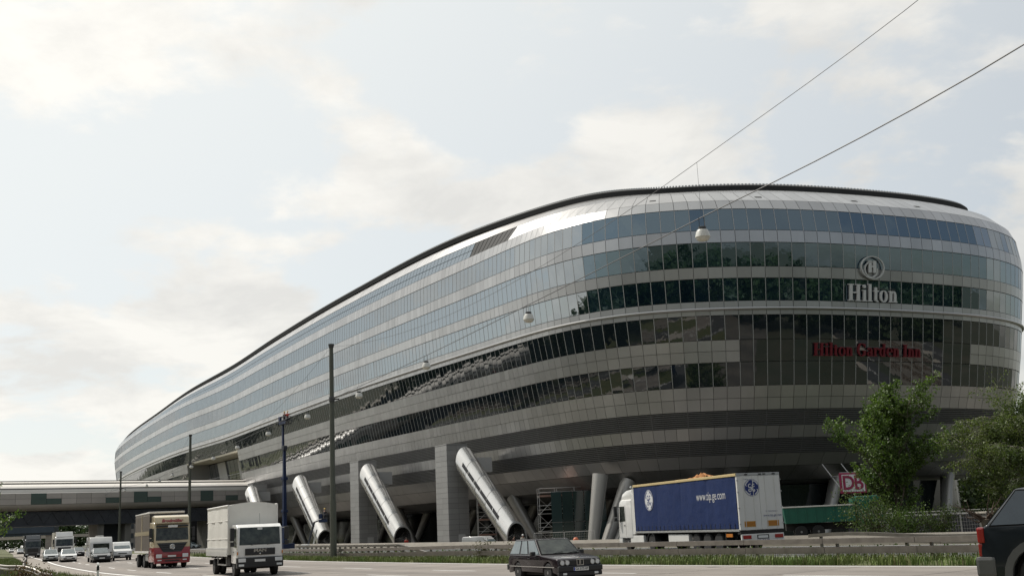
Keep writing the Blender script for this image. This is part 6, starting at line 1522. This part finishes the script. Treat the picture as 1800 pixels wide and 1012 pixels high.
blades('grass', m_grass, scatter(26000, lat(-80, 190)[0], lat(-20, 60)[0], 17.2, 21.6, .08, 5, .2), .10, .35, .02, 6)
blades('grass', m_grassd, scatter(16000, lat(-80, 190)[0], lat(-20, 60)[0], 16.9, 21.8, .08, 7, .3), .10, .40, .016, 8)
rs = np.random.default_rng(77); pw = scatter(9000, lg0, lg1, -5.6, -2.15, .0, 9, .35); pw[:, 2] += rs.uniform(.02, .55, len(pw))
tag(link('undergrowth', leaves_mesh('undergrowth', pw, .12, m_bush, rs)), kind='stuff')
pw = scatter(3200, lg0, lg1, -2.4, -.9, .0, 10, .6); pw[:, 2] += rs.uniform(.02, .22, len(pw))
tag(link('undergrowth', leaves_mesh('undergrowth', pw, .09, m_weed, rs)), kind='stuff')
pw = scatter(700, lg0, lg1, -2.4, -.9, .0, 12, .5); pw[:, 2] += rs.uniform(.12, .30, len(pw))
tag(link('wild_flowers', leaves_mesh('wild_flowers', pw, .05, mat('petal_white', (.6, .6, .5), .7), rs)), kind='stuff')
# wooded belts: behind the viewer, beyond the verge and far beyond the bridges
m_wood = leaf_mat('leaf_forest', (.022, .046, .012), (.050, .080, .022), .2, .08)
def forest(name, pts, hmin, hmax, n, size, seed, depth=14):
    rs = np.random.default_rng(seed); Q = catmull([p + (0,) for p in pts], 1.0); k = len(Q); out_ = []
    ntree = int(k / 3.2)
    for q in range(ntree):
        c = Q[rs.integers(0, k)][:2] + rs.normal(size=2) * depth * .4; h = rs.uniform(hmin, hmax); m_ = n // ntree
        u = rs.normal(size=(m_, 3)); u /= np.linalg.norm(u, axis=1)[:, None]; r_ = h * .32 * rs.uniform(.75, 1.05, m_)[:, None]
        p = u * r_ * np.array([1, 1, 1.5]); p[:, 2] += h * .52; p[:, :2] += c; p = p[p[:, 2] > 0]; out_.append(p)
    return tag(link(name, leaves_mesh(name, np.concatenate(out_), size, m_wood, rs, aspect=.8)), kind='stuff')
forest('forest', [(-190, 290), (-125, 160), (-88, 70), (-66, -10), (-20, -62), (60, -84), (130, -120), (200, -190)], 17, 25, 150000, 1.6, 90)
forest('forest', [(-200, 120), (-150, 0), (-60, -130), (80, -160), (200, -200), (330, -160), (420, -60), (480, 60)], 22, 30, 110000, 2.4, 93, 45)
forest('forest', [(-620, 760), (-420, 800), (-250, 780), (-120, 800)], 13, 19, 60000, 1.7, 91, 25)
forest('forest', [(72, 184), (86, 208), (112, 250), (150, 310), (230, 420)], 9, 14, 26000, 1.0, 92, 12)
forest('forest', [(98, -48), (150, -20), (205, 20), (255, 90)], 15, 21, 90000, 1.4, 94, 16)
# ------------------------------------------------------------------ site clutter under the building
m_steel = mat('scaffold_tube', (.50, .49, .47), .45, metal=.3); m_plank = mat('scaffold_deck', (.30, .17, .13), .8, var=.25, nscale=3)
def scaffold(label, x, y, z, rz, bays, bw, depth, levels, lh, braces=True, z_open=0.0):
    t = thing('scaffold', label, 'scaffold', (x, y, z), rz)
    for b in range(bays + 1):
        for d in (0, depth): mb = MB(); mb.tube((b * bw, d, 0), (b * bw, d, levels * lh + 1.0), .035, n=5); mb.build('upright', m_steel, t)
    for l in range(1, levels + 1):
        zz = l * lh; mb = MB()
        for b in range(bays):
            for d in (0, depth):
                for hz in (0, .5, 1.0): mb.tube((b * bw, d, zz + hz), ((b + 1) * bw, d, zz + hz), .028, n=5)
            if braces: mb.tube((b * bw, 0, zz - lh), ((b + 1) * bw, 0, zz), .028, n=5); mb.tube(((b + 1) * bw, depth, zz - lh), (b * bw, depth, zz), .028, n=5)
        for b in range(bays + 1): mb.tube((b * bw, 0, zz), (b * bw, depth, zz), .028, n=5)
        mb.build('ledger', m_steel, t)
        if zz >= z_open:
            for b in range(bays): mb = MB(); mb.box(b * bw + .02, (b + 1) * bw - .02, .02, depth - .02, zz - .06, zz); mb.box(b * bw + .02, (b + 1) * bw - .02, -.03, 0.0, zz, zz + .16); mb.build('deck', m_plank, t)
    return t
scaffold('narrow scaffold with red decks between the tall tiled tower and the stair tube', -5.6, 147.0, -1.15, R(8), 1, 2.3, 1.2, 3, 1.9)
scaffold('wide scaffold tangle with red decks under the belly of the building', 2.2, 142.0, -1.15, R(6), 3, 2.2, 2.0, 3, 2.1, True, 5.0)
scaffold('tall thin scaffold at the join of the bridge and the building', -58.0, 252.0, 7.0, R(30), 1, 1.8, 1.2, 6, 1.9)
def site_fence(label, x, y, z, rz, n):
    t = thing('site_fence', label, 'fence', (x, y, z), rz)
    for k in range(n):
        mb = MB(); x0, x1 = k * 3.5 + .03, k * 3.5 + 3.47
        for a, b in (((x0, 0, .1), (x1, 0, .1)), ((x1, 0, .1), (x1, 0, 2.0)), ((x1, 0, 2.0), (x0, 0, 2.0)), ((x0, 0, 2.0), (x0, 0, .1))): mb.tube(a, b, .025, n=5)
        for q in range(1, 18): mb.tube((x0 + q * .19, 0, .1), (x0 + q * .19, 0, 2.0), .006, n=3, cap=False)
        for q in range(1, 7): mb.tube((x0, 0, .1 + q * .27), (x1, 0, .1 + q * .27), .006, n=3, cap=False)
        mb.build('fence_panel', m_steel, t)
    return t
site_fence('wire mesh site fence panels standing between the long tube mouth and the columns', 1.2, 132.0, -1.15, R(-8), 2)
site_fence('wire mesh site fence behind the drooping birch', 26.0, 88.0, -.5, R(-6), 4)
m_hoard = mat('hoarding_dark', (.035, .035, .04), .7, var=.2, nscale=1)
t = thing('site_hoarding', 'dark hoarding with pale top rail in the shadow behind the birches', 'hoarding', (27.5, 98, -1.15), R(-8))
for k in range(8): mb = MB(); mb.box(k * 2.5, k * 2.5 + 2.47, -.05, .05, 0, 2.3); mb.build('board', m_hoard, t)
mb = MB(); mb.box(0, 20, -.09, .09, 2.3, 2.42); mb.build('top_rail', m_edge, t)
t = thing('concrete_block', 'grey concrete block standing beside the uprooted stump', 'block', (29.9, 74.0, -.2), R(10))
mb = MB(); mb.box(-.6, .6, -.5, .5, 0, 1.5); mb.build('block', m_pier, t, bevel=.04); mb = MB(); mb.box(-.7, .7, -.6, .6, 1.5, 1.62); mb.build('cap', m_conc, t, bevel=.02)
m_or = mat('barrel_orange', (.52, .13, .05), .5); 
for (x, y, zt_, lab) in ((8.25, 86.5, 1.0, 'orange warning barrel close to the white tractor cab'), (4.0, 88.5, .75, 'orange warning barrel behind the roof of the estate car')):
    t = thing('warning_barrel', lab, 'barrel', (x, y, zt_ - 1.25))
    mb = MB(); mb.lathe([(.30, 0), (.27, .1), (.26, .75), (.20, 1.15), (.12, 1.25), (.001, 1.27)], n=14); mb.build('barrel', m_or, t, smooth=50)
    mb = MB(); mb.lathe([(.272, .82), (.268, .98)], n=14); mb.build('band', m_dpost, t)
for k, c in enumerate((col_at(20, 126.4), col_at(30, 127.5), col_at(40, 130.5), col_at(50, 135.5), col_at(60, 141))):
    raking(under(c, 9.5, -1.3), under(c + (2 if k % 2 else -2), 10, 5.9), .75, 1.05)
mb = MB(); c_a = col_at(70.5, 165); c_a = c_a - NC if c_a > NC // 2 else c_a; cp = [under(c, 11.5, 0) for c in range(c_a, col_at(8, 131) + 1)] 
for a, b in zip(cp, cp[1:]): mb.quad((a.x, a.y, -1.3), (b.x, b.y, -1.3), (b.x, b.y, 5.2), (a.x, a.y, 5.2))
wpart(mb, 'undercroft_shade_wall', m_core, fix=False)  # dark sheet standing in for the deep shade under the building

# ------------------------------------------------------------------ people
m_skin = mat('skin', (.36, .22, .16), .6); m_jean = mat('cloth_dark', (.03, .03, .04), .9); m_vest = mat('cloth_pale', (.50, .47, .42), .9); m_redc = mat('cloth_red', (.42, .045, .03), .9)
m_yel = mat('helmet_yellow', (.55, .36, .03), .45); m_whh = mat('helmet_white', (.72, .72, .70), .45); m_brn = mat('cloth_brown', (.10, .05, .04), .9); m_boot = mat('boot', (.025, .02, .018), .8)
def skin_obj(name, V, Ed, rad, m_, parent, sub=1, rootv=0):
    me = bpy.data.meshes.new(name); me.from_pydata(V, Ed, []); me.materials.append(m_); o = link(name, me, parent)
    md = o.modifiers.new('skin', 'SKIN'); sv = me.skin_vertices[0].data
    for i, r_ in enumerate(rad): sv[i].radius = (r_, r_) if not isinstance(r_, tuple) else r_
    sv[rootv].use_root = True; md.use_smooth_shade = True
    s = o.modifiers.new('sub', 'SUBSURF'); s.levels = sub; s.render_levels = sub; return o
def person(label, loc, rz, jacket, trousers, hat=None, arms=((.25, -.05), (.25, .05)), knee=0.0, lean=0.0):
    """standing figure facing local +x; arms: (swing forward, elbow bend) left and right in radians-ish"""
    t = thing('person', label, 'person', loc, rz); V = []; E_ = []; Rr = []
    def v(p, r_, link_to=None):
        V.append(tuple(p)); Rr.append(r_); i = len(V) - 1
        if link_to is not None: E_.append((link_to, i))
        return i
    hipz = .92 - knee * .25; sh = lambda z: lean * (z - hipz)
    pel = v((0, 0, hipz), (.13, .15)); wa = v((sh(1.1 - knee * .25), 0, hipz + .18), (.11, .135), pel); ch = v((sh(1.3 - knee*.25), 0, hipz + .40), (.12, .165), wa); nk = v((sh(1.45 - knee*.25) + .01, 0, hipz + .56), .055, ch)
    h0 = v((sh(1.5 - knee*.25) + .02, 0, hipz + .66), (.085, .075), nk); h1 = v((sh(1.6 - knee*.25) + .03, 0, hipz + .77), (.098, .08), h0); h2 = v((sh(1.66 - knee*.25) + .02, 0, hipz + .84), (.07, .06), h1); v((sh(1.5-knee*.25) + .13, 0, hipz + .71), .014, h1)
    J = {'pel': pel, 'ch': ch}; T = ([], [], []); K = ([], [], [])
    arms_pts = []
    for s, (fw, eb) in zip((1, -1), arms):
        a = Vector(V[ch]) + Vector((0, s * .19, .07)); el = a + Vector((math.sin(fw) * .29, s * .06, -math.cos(fw) * .29)); wr_ = el + Vector((math.sin(fw + eb) * .25, s * .0, -math.cos(fw + eb) * .25)); d = (wr_ - el).normalized()
        i = v(a, .058, ch); i = v(el, .043, i); i = v(wr_, .03, i); pm = wr_ + d * .08; ip = v(pm, (.018, .038), i)
        for q, ln in zip((-.028, -.009, .010, .028), (.07, .085, .08, .06)):
            i1 = v(pm + Vector((0, q, 0)) + d * .03, .009, ip); v(pm + Vector((.02, q, 0)) + d * (.03 + ln * .8), .008, i1)
        i1 = v(wr_ + d * .04 + Vector((.035, 0, 0)), .010, i); v(wr_ + d * .085 + Vector((.05, 0, 0)), .009, i1)
        arms_pts.append((a, el, wr_))
    legs = []
    for s in (1, -1):
        hp = Vector((0, s * .09, hipz - .04)); kn = Vector((.04 + knee * .3, s * .11, .49 - knee * .05)); an = Vector((-.01, s * .12, .09)); toe = Vector((.17, s * .14, .04))
        i = v(hp, .085, pel); i = v(kn, .058, i); i = v(an, .042, i); v(toe, .035, i); legs.append((hp, kn, an, toe))
    skin_obj('body', V, E_, Rr, m_skin, t)
    jv = [V[pel], V[wa], V[ch]]; je = [(0, 1), (1, 2)]; jr = [(.155, .175), (.14, .165), (.145, .19)]
    for a, el, wr_ in arms_pts:
        n = len(jv); jv += [tuple(a), tuple(el), tuple(el.lerp(wr_, .85))]; je += [(2, n), (n, n + 1), (n + 1, n + 2)]; jr += [.078, .06, .048]
    skin_obj('jacket', jv, je, jr, jacket, t)
    tv = [(0, 0, hipz + .04)]; te = []; tr_ = [(.14, .16)]
    for hp, kn, an, toe in legs:
        n = len(tv); tv += [tuple(hp), tuple(kn), tuple(an + Vector((0, 0, .03)))]; te += [(0, n), (n, n + 1), (n + 1, n + 2)]; tr_ += [.105, .078, .065]
    skin_obj('trousers', tv, te, tr_, trousers, t)
    for hp, kn, an, toe in legs: skin_obj('boot', [tuple(an), tuple(an + Vector((.02, 0, -.045))), tuple(toe + Vector((.03, 0, -.0)))], [(0, 1), (1, 2)], [.055, .05, .042], m_boot, t)
    c = Vector(V[h1])
    if hat: mb = MB(); mb.lathe([(.155, .0), (.125, .015), (.12, .07), (.08, .125), (.001, .14)], n=14, c=(c.x + .01, 0, c.z + .02)); mb.build('helmet', hat, t, smooth=60)
    else: mb = MB(); mb.lathe([(.10, -.02), (.108, .03), (.08, .09), (.001, .115)], n=14, c=(c.x - .015, 0, c.z + .01)); mb.build('hair', m_ink, t, smooth=60)
    return t
person('worker in white helmet and pale top standing in the mouth of the long stair tube', (-.05, 139.3, -1.08), R(-70), m_vest, m_jean, m_whh, ((.2, .3), (.1, .2)))
person('stooping person in brown beside the white helmeted worker at the tube mouth', (-1.35, 139.6, -1.08), R(-20), m_brn, m_jean, None, ((.6, .5), (.7, .4)), .35, .45)
person('figure in red jacket inside the mouth of the second nearest tube', (-16.7, 165.6, -1.0), R(-80), m_redc, m_jean, None, ((.1, .1), (.1, .1)))
bpy.context.view_layer.update()
def in_basket(root, x, y, z, rz, *a, **k):
    p = root.matrix_world @ Vector((x, y, z)); return person(a[0], tuple(p), rz, *a[1:], **k)
in_basket(LIFT_T, 0.0, 0, 18.83, R(60), 'worker with yellow helmet at one end of the high lift basket', m_jean, m_jean, m_yel, ((.8, .6), (.6, .8)))
in_basket(LIFT_T, .8, .1, 18.83, R(100), 'worker in red leaning in the high lift basket', m_redc, m_jean, m_yel, ((1.0, .5), (1.2, .3)), 0.0, .2)
in_basket(LIFT2_T, 2.2, 0, 4.58, R(40), 'worker with yellow helmet in the small dark lift basket', m_jean, m_jean, m_yel, ((.9, .6), (.8, .6)))
